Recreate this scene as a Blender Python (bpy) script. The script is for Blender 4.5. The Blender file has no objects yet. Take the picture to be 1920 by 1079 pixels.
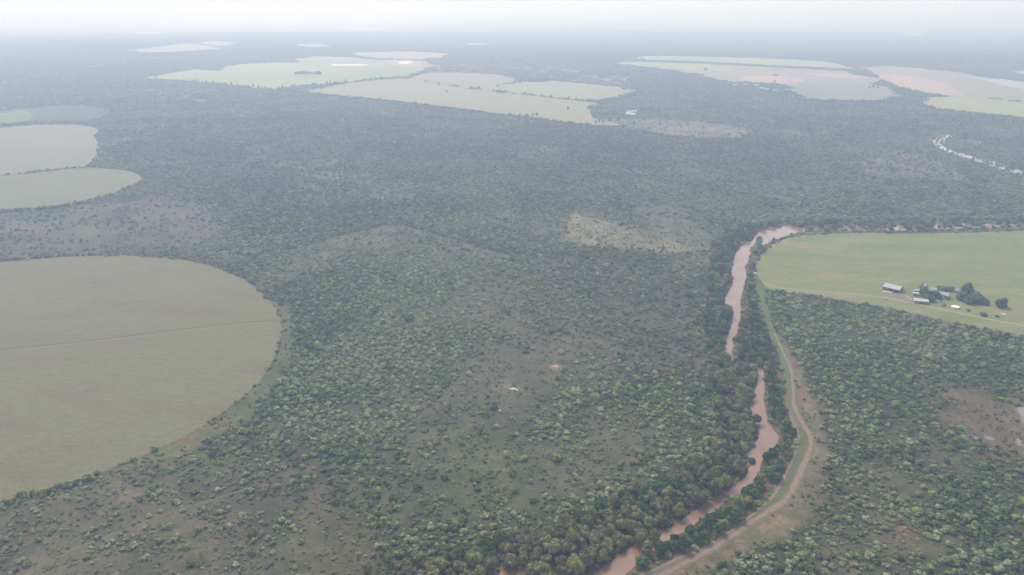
import bpy, bmesh, math, random
import numpy as np
from mathutils import Vector, Matrix
from mathutils.geometry import tessellate_polygon

scene = bpy.context.scene
C = scene.collection
R = math.radians

# ------------------------------------------------------------------ camera, sky, sun, exposure
CAM_H, FPX, YHOR = 280.0, 1480.0, -18.0        # height in metres; focal length and horizon row of the 1920 x 1079 photo
PITCH = math.atan((539.5 - YHOR) / FPX)
cam_d = bpy.data.cameras.new('camera')
cam_d.sensor_width = 36.0
cam_d.lens = 36.0 * FPX / 1920.0
cam_d.clip_start = 1.0
cam_d.clip_end = 60000.0
cam = bpy.data.objects.new('camera', cam_d)
C.objects.link(cam)
cam.location = (0, 0, CAM_H)
cam.rotation_euler = (math.pi / 2 - PITCH, 0, 0)
scene.camera = cam

SUN_EL, SUN_AZ = R(48), R(-20)                 # high and behind the cloud, a little left of the view
world = bpy.data.worlds.new('World')
scene.world = world
world.use_nodes = True
nt = world.node_tree
nt.nodes.clear()
sky = nt.nodes.new('ShaderNodeTexSky')
sky.sky_type = 'NISHITA'
sky.sun_disc = False
sky.sun_elevation = SUN_EL
sky.sun_rotation = SUN_AZ
sky.altitude = 900
sky.air_density = 1.0
sky.dust_density = 4.0
sky.ozone_density = 1.0
hsv = nt.nodes.new('ShaderNodeHueSaturation')
hsv.inputs['Saturation'].default_value = 0.60   # cloud cover takes the blue out of the sky
bg = nt.nodes.new('ShaderNodeBackground')
bg.inputs['Strength'].default_value = 0.15
wo = nt.nodes.new('ShaderNodeOutputWorld')
nt.links.new(sky.outputs[0], hsv.inputs['Color'])
nt.links.new(hsv.outputs[0], bg.inputs['Color'])
nt.links.new(bg.outputs[0], wo.inputs['Surface'])

sun_d = bpy.data.lights.new('sun', 'SUN')
sun_d.energy = 1.5
sun_d.angle = R(10)
sun_d.color = (1.0, 0.94, 0.86)
sun = bpy.data.objects.new('sun', sun_d)
C.objects.link(sun)
sdir = Vector((math.sin(SUN_AZ) * math.cos(SUN_EL), math.cos(SUN_AZ) * math.cos(SUN_EL), math.sin(SUN_EL)))
sun.rotation_euler = sdir.to_track_quat('Z', 'Y').to_euler()
sun.location = (0, 0, 400)

scene.view_settings.view_transform = 'Standard'
scene.view_settings.look = 'None'
scene.view_settings.exposure = 0.62
scene.view_settings.gamma = 1.0
scene.view_settings.use_curve_mapping = False
scene.cycles.volume_bounces = 3
scene.cycles.max_bounces = 5
scene.cycles.diffuse_bounces = 2
scene.cycles.glossy_bounces = 2
scene.cycles.caustics_reflective = False
scene.cycles.caustics_refractive = False

rng = np.random.default_rng(11)
random.seed(5)

# ------------------------------------------------------------------ photo pixels <-> ground metres
CP, SP = math.cos(PITCH), math.sin(PITCH)

def ground(P):
    P = np.asarray(P, float)
    a = (P[..., 0] - 960.0) / FPX
    b = (P[..., 1] - 539.5) / FPX
    fy = CP - b * SP
    dz = SP + b * CP
    return np.stack([a / dz, fy / dz], -1) * CAM_H

def pix(W, z=0.0):
    W = np.asarray(W, float)
    x, y = W[..., 0], W[..., 1]
    h = CAM_H - z
    f = y * CP + h * SP
    d = h * CP - y * SP
    f = np.where(f < 1.0, 1.0, f)
    return np.stack([960.0 + FPX * x / f, 539.5 + FPX * d / f], -1)

def gp(px, py):
    g = ground((px, py))
    return float(g[0]), float(g[1])

def inside(poly, P):
    poly = np.asarray(poly, float)
    x, y = P[:, 0], P[:, 1]
    c = np.zeros(len(P), bool)
    j = len(poly) - 1
    bx = (x > poly[:, 0].min()) & (x < poly[:, 0].max()) & (y > poly[:, 1].min()) & (y < poly[:, 1].max())
    if not bx.any():
        return c
    xs, ys = x[bx], y[bx]
    cc = np.zeros(len(xs), bool)
    for i in range(len(poly)):
        xi, yi = poly[i]
        xj, yj = poly[j]
        if yi != yj:
            cc ^= ((yi > ys) != (yj > ys)) & (xs < (xj - xi) * (ys - yi) / (yj - yi) + xi)
        j = i
    c[bx] = cc
    return c

def dist_line(line, P):
    line = np.asarray(line, float)
    d = np.full(len(P), 1e9)
    for a, b in zip(line[:-1], line[1:]):
        ab = b - a
        L = (ab ** 2).sum() + 1e-9
        t = np.clip(((P - a) @ ab) / L, 0, 1)
        q = P - (a + t[:, None] * ab)
        d = np.minimum(d, np.hypot(q[:, 0], q[:, 1]))
    return d

def smooth(pts, n=4, closed=False):
    """Catmull-Rom through the traced points (in metres)."""
    p = np.asarray(pts, float)
    m = len(p)
    out = []
    rngi = range(m) if closed else range(m - 1)
    for i in rngi:
        if closed:
            a, b, c, d = p[(i - 1) % m], p[i], p[(i + 1) % m], p[(i + 2) % m]
        else:
            a, b, c, d = p[max(i - 1, 0)], p[i], p[i + 1], p[min(i + 2, m - 1)]
        for k in range(n):
            t = k / n
            out.append(0.5 * ((2 * b) + (c - a) * t + (2 * a - 5 * b + 4 * c - d) * t * t + (3 * b - a - 3 * c + d) * t ** 3))
    if not closed:
        out.append(p[-1])
    return np.array(out)

# value noise on the ground, used for density and albedo
_perm = rng.random((256, 256))
def vnoise(P, s, seed=0):
    x = P[:, 0] / s + 17.3 * seed + 5000
    y = P[:, 1] / s + 9.1 * seed + 5000
    xi, yi = np.floor(x).astype(int), np.floor(y).astype(int)
    fx, fy = x - xi, y - yi
    fx, fy = fx * fx * (3 - 2 * fx), fy * fy * (3 - 2 * fy)
    g = lambda i, j: _perm[(xi + i) % 256, (yi + j) % 256]
    return (g(0, 0) * (1 - fx) + g(1, 0) * fx) * (1 - fy) + (g(0, 1) * (1 - fx) + g(1, 1) * fx) * fy

def fbm(P, s, seed=0, o=4):
    v, a, t = 0, 1.0, 0
    for k in range(o):
        v = v + a * vnoise(P, s / 2 ** k, seed + k * 3)
        t += a
        a *= 0.55
    return v / t

# ------------------------------------------------------------------ materials
def mat(name, rough=0.9, spec=0.2):
    m = bpy.data.materials.new(name)
    m.use_nodes = True
    b = m.node_tree.nodes['Principled BSDF']
    b.inputs['Roughness'].default_value = rough
    b.inputs['Specular IOR Level'].default_value = spec
    return m, m.node_tree, b

def noise_node(t, scale, detail=3, rough=0.55, stretch=None):
    co = t.nodes.new('ShaderNodeNewGeometry')
    n = t.nodes.new('ShaderNodeTexNoise')
    n.inputs['Scale'].default_value = scale
    n.inputs['Detail'].default_value = detail
    n.inputs['Roughness'].default_value = rough
    src = co.outputs['Position']
    if stretch:
        mp = t.nodes.new('ShaderNodeMapping')
        mp.inputs['Rotation'].default_value = (0, 0, stretch[0])
        mp.inputs['Scale'].default_value = (1, stretch[1], 1)
        t.links.new(src, mp.inputs[0])
        src = mp.outputs[0]
    t.links.new(src, n.inputs['Vector'])
    return n

def ramp(t, fac, stops):
    r = t.nodes.new('ShaderNodeValToRGB')
    while len(r.color_ramp.elements) < len(stops):
        r.color_ramp.elements.new(0.5)
    for e, (p, c) in zip(r.color_ramp.elements, stops):
        e.position = p
        e.color = (*c, 1) if len(c) == 3 else c
    t.links.new(fac, r.inputs[0])
    return r

def mix(t, a, b, fac, mode='MIX'):
    m = t.nodes.new('ShaderNodeMix')
    m.data_type = 'RGBA'
    m.blend_type = mode
    for sock, v in ((m.inputs[6], a), (m.inputs[7], b)):
        if hasattr(v, 'links'):
            t.links.new(v, sock)
        else:
            sock.default_value = (*v, 1)
    if hasattr(fac, 'links'):
        t.links.new(fac, m.inputs[0])
    else:
        m.inputs[0].default_value = fac
    return m.outputs[2]

GK = 0.60     # the traced tones are relative; this brings soils and grass to their real albedo
def gk(c): return tuple(v * GK for v in c)

def field_material(name, c1, c2, c3, scale=0.012, rot=0.0, stretch=2.5):
    """grass or stubble: wide patches, streaks along the rows and fine tufts"""
    m, t, b = mat(name)
    n1 = noise_node(t, scale, 4, 0.6, (rot, stretch))
    a = ramp(t, n1.outputs[0], [(0.30, gk(c1)), (0.50, gk(c2)), (0.70, gk(c3))])
    n2 = noise_node(t, scale * 7, 4, 0.65, (rot, 4.0))
    a2 = ramp(t, n2.outputs[0], [(0.3, (0.80, 0.80, 0.80)), (0.7, (1.18, 1.18, 1.15))])
    x = mix(t, a.outputs[0], a2.outputs[0], 0.8, 'MULTIPLY')
    n3 = noise_node(t, 0.45, 3, 0.7)
    a3 = ramp(t, n3.outputs[0], [(0.32, (0.72, 0.74, 0.70)), (0.68, (1.25, 1.25, 1.2))])
    x = mix(t, x, a3.outputs[0], 0.7, 'MULTIPLY')
    t.links.new(x, b.inputs['Base Color'])
    return m

def soil_material(name, c1, c2, scale=0.15):
    m, t, b = mat(name)
    n1 = noise_node(t, scale, 4, 0.65)
    a = ramp(t, n1.outputs[0], [(0.33, gk(c1)), (0.67, gk(c2))])
    t.links.new(a.outputs[0], b.inputs['Base Color'])
    return m

def plain(name, c, rough=0.8, spec=0.2, var=0.15, scale=1.2):
    m, t, b = mat(name, rough, spec)
    n1 = noise_node(t, scale, 3, 0.6)
    lo = tuple(v * (1 - var) for v in c)
    hi = tuple(v * (1 + var) for v in c)
    a = ramp(t, n1.outputs[0], [(0.3, lo), (0.7, hi)])
    t.links.new(a.outputs[0], b.inputs['Base Color'])
    return m

def leaf_material(name, c, var=0.24, hue=0.02):
    """foliage: each plant a little different in tone (random per plant), plus lighter and darker leaf clumps"""
    c = (c[0] * 1.26, c[1] * 1.22, c[2] * 1.12)
    m, t, b = mat(name, 0.75, 0.15)
    oi = t.nodes.new('ShaderNodeObjectInfo')
    r = ramp(t, oi.outputs['Random'], [(0.0, tuple(v * (1 - var) for v in c)),
                                       (0.5, c),
                                       (0.8, tuple(v * k for v, k in zip(c, (1 + var * 0.9, 1 + var * 0.7, 1 + var * 0.5)))),
                                       (1.0, tuple(v * k for v, k in zip(c, (1 + var * 1.1, 1 + var * 1.3, 1 + var))))])
    n = noise_node(t, 0.9, 3, 0.7)
    a = ramp(t, n.outputs[0], [(0.3, (0.80, 0.80, 0.80)), (0.7, (1.20, 1.20, 1.16))])
    x = mix(t, r.outputs[0], a.outputs[0], 1.0, 'MULTIPLY')
    t.links.new(x, b.inputs['Base Color'])
    return m

# ------------------------------------------------------------------ object helpers
def tag(o, label=None, cat=None, group=None, kind=None):
    if label: o['label'] = label
    if cat: o['category'] = cat
    if group: o['group'] = group
    if kind: o['kind'] = kind
    return o

def link(name, me, parent=None):
    o = bpy.data.objects.new(name, me)
    C.objects.link(o)
    if parent is not None:
        o.parent = parent
    return o

def empty(name, loc, rz=0.0):
    o = bpy.data.objects.new(name, None)
    C.objects.link(o)
    o.location = loc
    o.rotation_euler = (0, 0, rz)
    o.empty_display_size = 1
    return o

def sheet(name, world_pts, z, m, label=None, cat=None, kind='structure'):
    """a closed outline on the ground laid as one flat sheet, its edges slightly ragged"""
    pts = np.asarray(world_pts, float)
    tri = tessellate_polygon([[Vector((p[0], p[1], 0)) for p in pts]])
    me = bpy.data.meshes.new(name)
    me.from_pydata([(p[0], p[1], z) for p in pts], [], [tuple(t) for t in tri])
    me.update()
    if me.polygons and me.polygons[0].normal.z < 0:
        me.flip_normals()
    me.materials.append(m)
    o = link(name, me)
    tag(o, label, cat, kind=kind)
    return o

def strip_mesh(line, width, jit=0.0):
    """left and right edges of a winding strip"""
    l = smooth(line, 5)
    d = np.gradient(l, axis=0)
    n = np.stack([-d[:, 1], d[:, 0]], 1)
    n /= np.linalg.norm(n, axis=1)[:, None] + 1e-9
    if np.isscalar(width):
        w = np.full(len(l), width)
    else:
        w = np.interp(np.linspace(0, 1, len(l)), np.linspace(0, 1, len(width)), width)
    w1 = w / 2 * (1 + jit * (rng.random(len(l)) - 0.5))
    w2 = w / 2 * (1 + jit * (rng.random(len(l)) - 0.5))
    return l + n * w1[:, None], l - n * w2[:, None]

def strip(name, line, width, z, m, jit=0.3, label=None, cat=None):
    a, b = strip_mesh(line, width, jit)
    v = [(p[0], p[1], z) for p in a] + [(p[0], p[1], z) for p in b]
    k = len(a)
    f = [(i, k + i, k + i + 1, i + 1) for i in range(k - 1)]
    me = bpy.data.meshes.new(name)
    me.from_pydata(v, [], f)
    me.update()
    if me.polygons[0].normal.z < 0:
        me.flip_normals()
    me.materials.append(m)
    o = link(name, me)
    tag(o, label, cat, kind='structure')
    return o

# ------------------------------------------------------------------ traced outlines (photo pixels)
F_LEFT = [(0,492),(130,482),(250,480),(340,487),(400,500),(445,517),(480,540),(510,570),(526,600),(524,640),(505,690),(470,730),(420,772),(350,815),(250,862),(130,905),(0,942),(-160,985),(-420,960),(-560,840),(-560,700),(-420,590),(-200,515)]
F_MIDLEFT = [(0,395),(90,388),(160,377),(215,361),(255,345),(268,335),(255,325),(225,318),(170,315),(120,318),(0,331),(-110,345),(-170,370),(-100,395)]
F_UPLEFT = [(0,329),(90,319),(165,311),(170,304),(181,290),(183,270),(178,255),(187,246),(175,239),(140,234),(80,234),(0,240),(-110,252),(-170,290),(-120,335)]
F_DARK = [(0,209),(60,202),(110,199),(170,199),(203,205),(210,211),(190,222),(130,230),(60,231),(0,236),(-90,236),(-100,215)]
F_DARKL = [(0,213),(45,208),(60,216),(52,224),(15,233),(-60,236),(-60,218)]
F_GREEN = [(272,146),(315,138),(362,131),(408,133),(422,125),(450,121),(500,118),(560,117),(548,112),(590,106),(650,107),(700,112),(760,113),(805,116),(812,124),(795,133),(770,143),(690,150),(620,157),(560,162),(530,166),(505,168),(450,162),(400,157),(350,152),(295,150)]
F_TANLOW = [(560,173),(600,166),(650,157),(700,151),(760,147),(800,153),(860,164),(920,172),(1000,180),(1060,187),(1128,194),(1100,201),(1108,209),(1112,222),(1150,230),(1160,236),(1105,236),(1060,231),(1000,222),(920,213),(860,205),(780,195),(700,186),(620,179)]
F_TANUP = [(764,146),(795,138),(860,137),(930,140),(968,147),(974,153),(940,162),(920,171),(860,163),(800,152)]
F_TANRIGHT = [(941,162),(976,154),(1005,155),(1035,152),(1100,157),(1150,162),(1195,171),(1170,180),(1112,189),(1060,186),(1000,179),(922,171)]
F_TANFAR = [(650,102),(700,98),(780,97),(845,102),(830,108),(790,113),(745,111),(700,110)]
F_R1 = [(1190,107),(1240,105),(1360,108),(1470,111),(1560,117),(1597,127),(1588,130),(1500,126),(1400,121),(1300,116),(1215,114)]
F_R2 = [(1140,118),(1200,116),(1300,119),(1400,124),(1500,129),(1590,134),(1600,140),(1650,147),(1650,155),(1625,156),(1660,163),(1690,180),(1655,190),(1600,190),(1540,188),(1502,186),(1488,174),(1478,160),(1440,157),(1400,155),(1366,153),(1340,150),(1310,141),(1260,132),(1200,125)]
F_R2G = [(1142,119),(1200,117),(1262,120),(1330,124),(1385,128),(1340,133),(1290,131),(1210,125)]
F_R2O = [(1388,147),(1410,143),(1450,142),(1500,147),(1508,152),(1480,156),(1430,156),(1400,153)]
F_R3 = [(1612,127),(1660,124),(1700,126),(1760,132),(1820,140),(1870,150),(1930,164),(2040,178),(2040,200),(1920,192),(1870,186),(1810,182),(1780,181),(1720,173),(1680,164),(1650,150),(1640,141),(1622,134)]
F_R3O = [(1644,142),(1690,141),(1740,149),(1780,160),(1809,180),(1780,180),(1720,172),(1680,163),(1656,150)]
F_R4 = [(1725,187),(1740,183),(1790,182),(1850,184),(1920,193),(2040,204),(2040,236),(1920,221),(1880,217),(1820,211),(1760,205),(1735,197)]
W_DAM = [(1800,142),(1840,147),(1880,149),(1920,154),(2030,164),(2030,182),(1920,167),(1880,160),(1845,151)]
F_FARM = [(1420,520),(1417,500),(1425,485),(1440,466),(1470,450),(1510,441),(1600,437),(1700,438),(1800,437),(1920,433),(2120,432),(2300,520),(2300,760),(2120,690),(1920,631),(1850,617),(1780,602),(1700,585),(1640,573),(1580,562),(1520,553),(1450,546),(1434,540)]
F_PALE = [[(240,95),(300,88),(345,81),(380,85),(425,92),(340,98),(270,99)],
          [(362,82),(400,77),(452,81),(425,88),(385,85)],
          [(545,84),(600,83),(628,88),(580,90)],
          [(-40,12),(60,7),(165,7),(120,22),(0,22)],
          [(235,61),(275,58),(325,62),(290,66)],
          [(640,54),(680,50),(725,56),(690,61)],
          [(868,82),(905,81),(925,84),(880,86)]]
F_PALER = [[(1685,63),(1720,62),(1735,67),(1700,70)], [(1895,134),(1960,130),(2000,140),(1925,143)]]
GREEN_STRIP = [(1415,512),(1419,540),(1424,570),(1434,600),(1444,630),(1458,662),(1470,700),(1475,735),(1480,765),(1484,745),(1486,705),(1476,665),(1461,638),(1451,612),(1444,588),(1434,560),(1436,541),(1424,522)]
LEVEE = [(1458,662),(1470,700),(1472,740),(1476,775),(1492,806),(1497,832),(1480,868),(1462,905),(1440,938),(1400,972),(1330,1018),(1230,1062),(1150,1100),(1020,1180),(1110,1180),(1200,1112),(1270,1074),(1320,1048),(1360,1024),(1408,992),(1448,966),(1480,944),(1500,912),(1514,878),(1526,846),(1527,820),(1511,792),(1496,764),(1492,738),(1489,695),(1476,665),(1461,634),(1452,628)]
RIM = [(1452,615),(1480,655),(1504,690),(1508,720),(1524,755),(1546,790),(1558,835),(1552,880),(1540,920),(1515,968),(1474,1002),(1410,1032),(1340,1062),(1290,1100),(1180,1180),(1050,1180),(1200,1100),(1340,1030),(1470,940),(1516,845),(1490,770),(1483,700)]
TRACK = [(1452,624),(1456,634),(1470,665),(1483,695),(1487,740),(1490,765),(1505,795),(1520,820),(1518,845),(1505,875),(1490,910),(1470,940),(1440,960),(1400,985),(1350,1020),(1310,1043),(1250,1074),(1150,1130),(1060,1180)]
TRACK2 = [(1476,770),(1488,793),(1497,818),(1493,845),(1478,880),(1462,912),(1440,940),(1400,974),(1330,1022),(1230,1066),(1130,1112)]
FENCE_STRIP = [(545,470),(560,465),(640,442),(700,426),(735,420),(800,434),(880,457),(960,479),(955,486),(880,467),(800,446),(737,432),(700,437),(640,451),(560,472)]
FIELD_RIM = [(510,560),(540,580),(556,600),(552,640),(536,690),(512,728),(478,768),(430,806),(372,838),(300,870),(240,878),(250,862),(350,815),(420,772),(470,730),(505,690),(524,640),(526,600)]
RIVER_L = [(940,1180),(1050,1115),(1110,1079),(1141,1056),(1165,1038),(1190,1020),(1224,999),(1250,990),(1283,972),(1320,946),(1355,928),(1389,903),(1403,877),(1398,854),(1413,838),(1422,815),(1413,796),(1407,780),(1406,758),(1413,740),(1420,712),(1419,693),(1390,684),(1370,677),(1359,667),(1360,650),(1368,618),(1373,601),(1374,587),(1359,575),(1359,562),(1365,550),(1372,535),(1375,522),(1371,512),(1375,497),(1378,478),(1388,462),(1408,452),(1416,440),(1433,430),(1467,425),(1500,426),(1520,427),(1600,424),(1720,423),(1800,420),(1920,421),(2100,418),(2300,410)]
RIVER_R = [(2300,418),(2100,425),(1920,427),(1830,428),(1720,431),(1650,433),(1560,432),(1510,434),(1485,440),(1460,449),(1445,452),(1430,466),(1422,462),(1430,448),(1424,443),(1410,466),(1407,480),(1402,493),(1396,500),(1400,511),(1400,524),(1393,545),(1389,565),(1390,590),(1387,612),(1377,634),(1376,650),(1371,668),(1392,680),(1418,688),(1429,691),(1433,712),(1433,747),(1438,777),(1450,805),(1461,824),(1454,845),(1434,856),(1424,882),(1406,914),(1369,935),(1343,956),(1320,977),(1272,1004),(1241,1024),(1205,1050),(1172,1079),(1120,1115),(1040,1180)]
RIVER = RIVER_L + RIVER_R
RIVER_MID = [(990,1180),(1140,1079),(1195,1035),(1262,996),(1320,962),(1372,925),(1410,890),(1412,860),(1435,840),(1440,815),(1424,785),(1422,750),(1427,715),(1418,688),(1390,684),(1366,672),(1368,650),(1377,615),(1381,590),(1374,570),(1378,550),(1385,525),(1387,500),(1390,480),(1398,462),(1418,444),(1440,440),(1480,432),(1560,429),(1700,427),(1920,424),(2300,414)]
FAR_RIVER = [(1741,264),(1748,256),(1765,252),(1795,254),(1793,257),(1774,260),(1770,268),(1776,278),(1795,286),(1818,292),(1850,300),(1870,305),(1920,321),(2040,345),(2040,352),(1920,328),(1880,318),(1850,309),(1815,297),(1785,288),(1765,280),(1748,272)]
OXBOW = [(880,1120),(905,1085),(925,1074),(960,1066),(1000,1061),(1003,1068),(975,1078),(955,1100),(930,1130)]
POND_CLEAR = [(1758,760),(1775,738),(1810,731),(1865,742),(1905,752),(1960,748),(2060,780),(2060,900),(1960,880),(1905,862),(1870,846),(1830,812),(1785,790)]
PONDS = [[(1907,766),(1913,762),(1925,768),(1950,796),(1936,806),(1920,796),(1914,782)], [(1812,812),(1824,816),(1836,822),(1828,825),(1816,819)], [(1846,818),(1857,819),(1866,825),(1853,825)], [(1903,826),(1911,822),(1916,828),(1918,836),(1909,835)]]
FARM_ROAD = [(1420,528),(1470,541),(1540,548),(1600,552),(1655,558),(1706,568),(1742,576),(1786,585),(1830,594),(1873,603),(1920,611),(2000,628),(2200,675)]
BUSH_ROAD = [(1530,556),(1580,563),(1660,580),(1740,594),(1780,603),(1850,618),(1920,633),(2050,665)]
GULLY1 = [(1712,588),(1711,605),(1708,625),(1706,645)]
GULLY2 = [(1772,602),(1758,618),(1745,635),(1734,656),(1728,672)]
FIELD_LINE = [(-400,700),(-200,678),(0,656),(160,640),(330,619),(440,607),(522,600)]
PATH_LL = [(40,1075),(160,1022),(250,988),(330,958),(390,940),(470,915)]
PATH_C = [(700,840),(760,800),(800,770),(850,725),(900,660),(915,640)]
FAR_ROAD = [(-300,220),(0,158),(40,148),(90,138),(140,130),(240,114),(400,98)]
FENCE_LINE = [(415,395),(470,487),(560,462),(640,440),(700,424),(735,417),(800,432),(880,455),(960,477)]

CLEAR = [F_LEFT, F_MIDLEFT, F_UPLEFT, F_DARK, F_GREEN, F_TANLOW, F_TANUP, F_TANRIGHT, F_TANFAR, F_R1, F_R2, F_R3, F_R4, F_FARM,
         W_DAM, GREEN_STRIP, LEVEE, RIVER, OXBOW] + F_PALE + F_PALER

# soft regions: outline, how densely bushes stand, weights of the kinds (pale, mid, dark, grey), ground albedo (or None)
BROWN = (0.150, 0.128, 0.105)
ZONES = [
    ([(0,960),(180,900),(290,880),(330,925),(420,945),(560,1000),(700,985),(770,1100),(0,1180),(-300,1100),(-200,985)], 0.45, (7,3,1,3), (0.175,0.156,0.112)),
    ([(300,900),(440,860),(620,880),(700,960),(560,1000),(420,950)], 0.62, (4,3,2,4), (0.14,0.125,0.10)),
    ([(560,1000),(640,960),(760,955),(720,1010),(690,1079),(640,1130),(560,1079)], 0.2, (3,3,1,2), (0.165,0.130,0.100)),
    ([(700,800),(860,700),(900,640),(1090,650),(1080,700),(1000,800),(1060,880),(1000,960),(880,960),(760,950),(720,880)], 0.60, (2,3,1,5), (0.135,0.135,0.095)),
    ([(880,640),(960,630),(1080,655),(1060,730),(960,790),(900,770)], 0.24, (4,4,2,4), (0.140,0.140,0.100)),
    ([(820,800),(960,790),(1040,860),(980,930),(840,930)], 0.5, (2,3,1,4), (0.125,0.140,0.080)),
    ([(0,402),(200,380),(300,370),(415,392),(425,470),(340,482),(200,476),(0,488),(-200,500),(-200,400)], 0.40, (2,3,3,3), (0.150,0.130,0.118)),
    ([(1052,395),(1110,400),(1180,420),(1240,440),(1335,452),(1320,474),(1200,468),(1120,460),(1048,450)], 0.24, (2,3,4,2), (0.29,0.255,0.18)),
    ([(1190,410),(1260,405),(1340,440),(1335,452),(1240,438)], 0.35, (2,4,3,2), (0.22,0.21,0.15)),
    ([(480,490),(560,465),(640,443),(735,420),(900,465),(960,480),(900,520),(760,500),(640,500),(560,520)], 0.58, (6,4,1,2), (0.165,0.160,0.105)),
    ([(900,520),(1000,480),(1340,480),(1340,600),(1330,700),(1200,720),(1100,690),(900,640)], 0.72, (3,3,2,6), (0.145,0.132,0.110)),
    ([(1110,222),(1180,222),(1300,228),(1412,243),(1400,256),(1330,262),(1200,248)], 0.30, (1,3,3,5), (0.26,0.23,0.185)),
    ([(820,118),(1000,118),(1180,145),(1170,160),(1040,150),(980,145),(930,138),(805,137)], 0.50, (1,2,3,6), (0.25,0.20,0.18)),
    ([(1600,290),(1700,280),(1780,310),(1820,340),(1600,330)], 0.55, (1,3,2,6), (0.20,0.18,0.15)),
    ([(1250,470),(1330,460),(1345,480),(1320,500),(1260,490)], 0.45, (1,3,2,4), (0.22,0.20,0.15)),
    (POND_CLEAR, 0.10, (2,3,2,3), (0.225,0.165,0.115)),
    ([(1500,700),(1540,760),(1560,800),(1550,880),(1500,980),(1440,1010),(1520,960),(1542,835),(1515,755)], 0.30, (3,3,1,3), (0.20,0.155,0.120)),
    ([(1580,880),(1660,900),(1740,960),(1700,1079),(1560,1079),(1480,1010)], 0.74, (5,4,1,2), (0.150,0.140,0.095)),
    ([(350,850),(400,845),(430,860),(410,880),(360,885)], 0.12, (4,3,1,1), (0.15,0.165,0.075)),
    ([(520,590),(560,580),(590,600),(560,620),(525,640)], 0.25, (4,3,1,1), (0.16,0.185,0.075)),
    ([(455,470),(485,462),(500,472),(480,482)], 0.1, (4,3,1,1), (0.15,0.20,0.07)),
    ([(560,560),(700,470),(900,500),(900,640),(800,760),(640,860),(480,800),(540,700)], 0.93, (9,4,1,0.5), None),
    ([(200,220),(900,220),(1200,260),(1300,380),(1050,400),(700,420),(450,470),(420,390),(280,330)], 0.95, (1.6,4,3.4,1.6), None),
    ([(1550,560),(1920,640),(1920,730),(1760,720),(1600,760),(1530,700)], 0.92, (4,4,2,1), None),
    (FENCE_STRIP, 0.38, (3,3,1,3), (0.20,0.175,0.125)),
    (FIELD_RIM, 0.10, (5,3,1,1), (0.185,0.200,0.095)),
    (RIM, 0.07, (2,3,2,4), (0.255,0.205,0.150)),
]
RIVER_WOOD = [(1335,470),(1330,560),(1322,650),(1340,740),(1350,800),(1330,860),(1250,900),(1140,940),(1060,980),(900,1030),(690,1060),(640,1120),(800,1200),(1060,1200),(1180,1090),(1330,1020),(1400,973),(1442,938),(1480,868),(1498,832),(1492,806),(1476,780),(1470,700),(1456,662),(1434,610),(1420,560),(1414,515),(1424,480),(1465,448),(1520,437),(1600,435),(1800,434),(2100,428),(2100,408),(1700,415),(1500,418),(1420,425),(1370,440)]

gpoly = [ground(p) for p in CLEAR]

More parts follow.
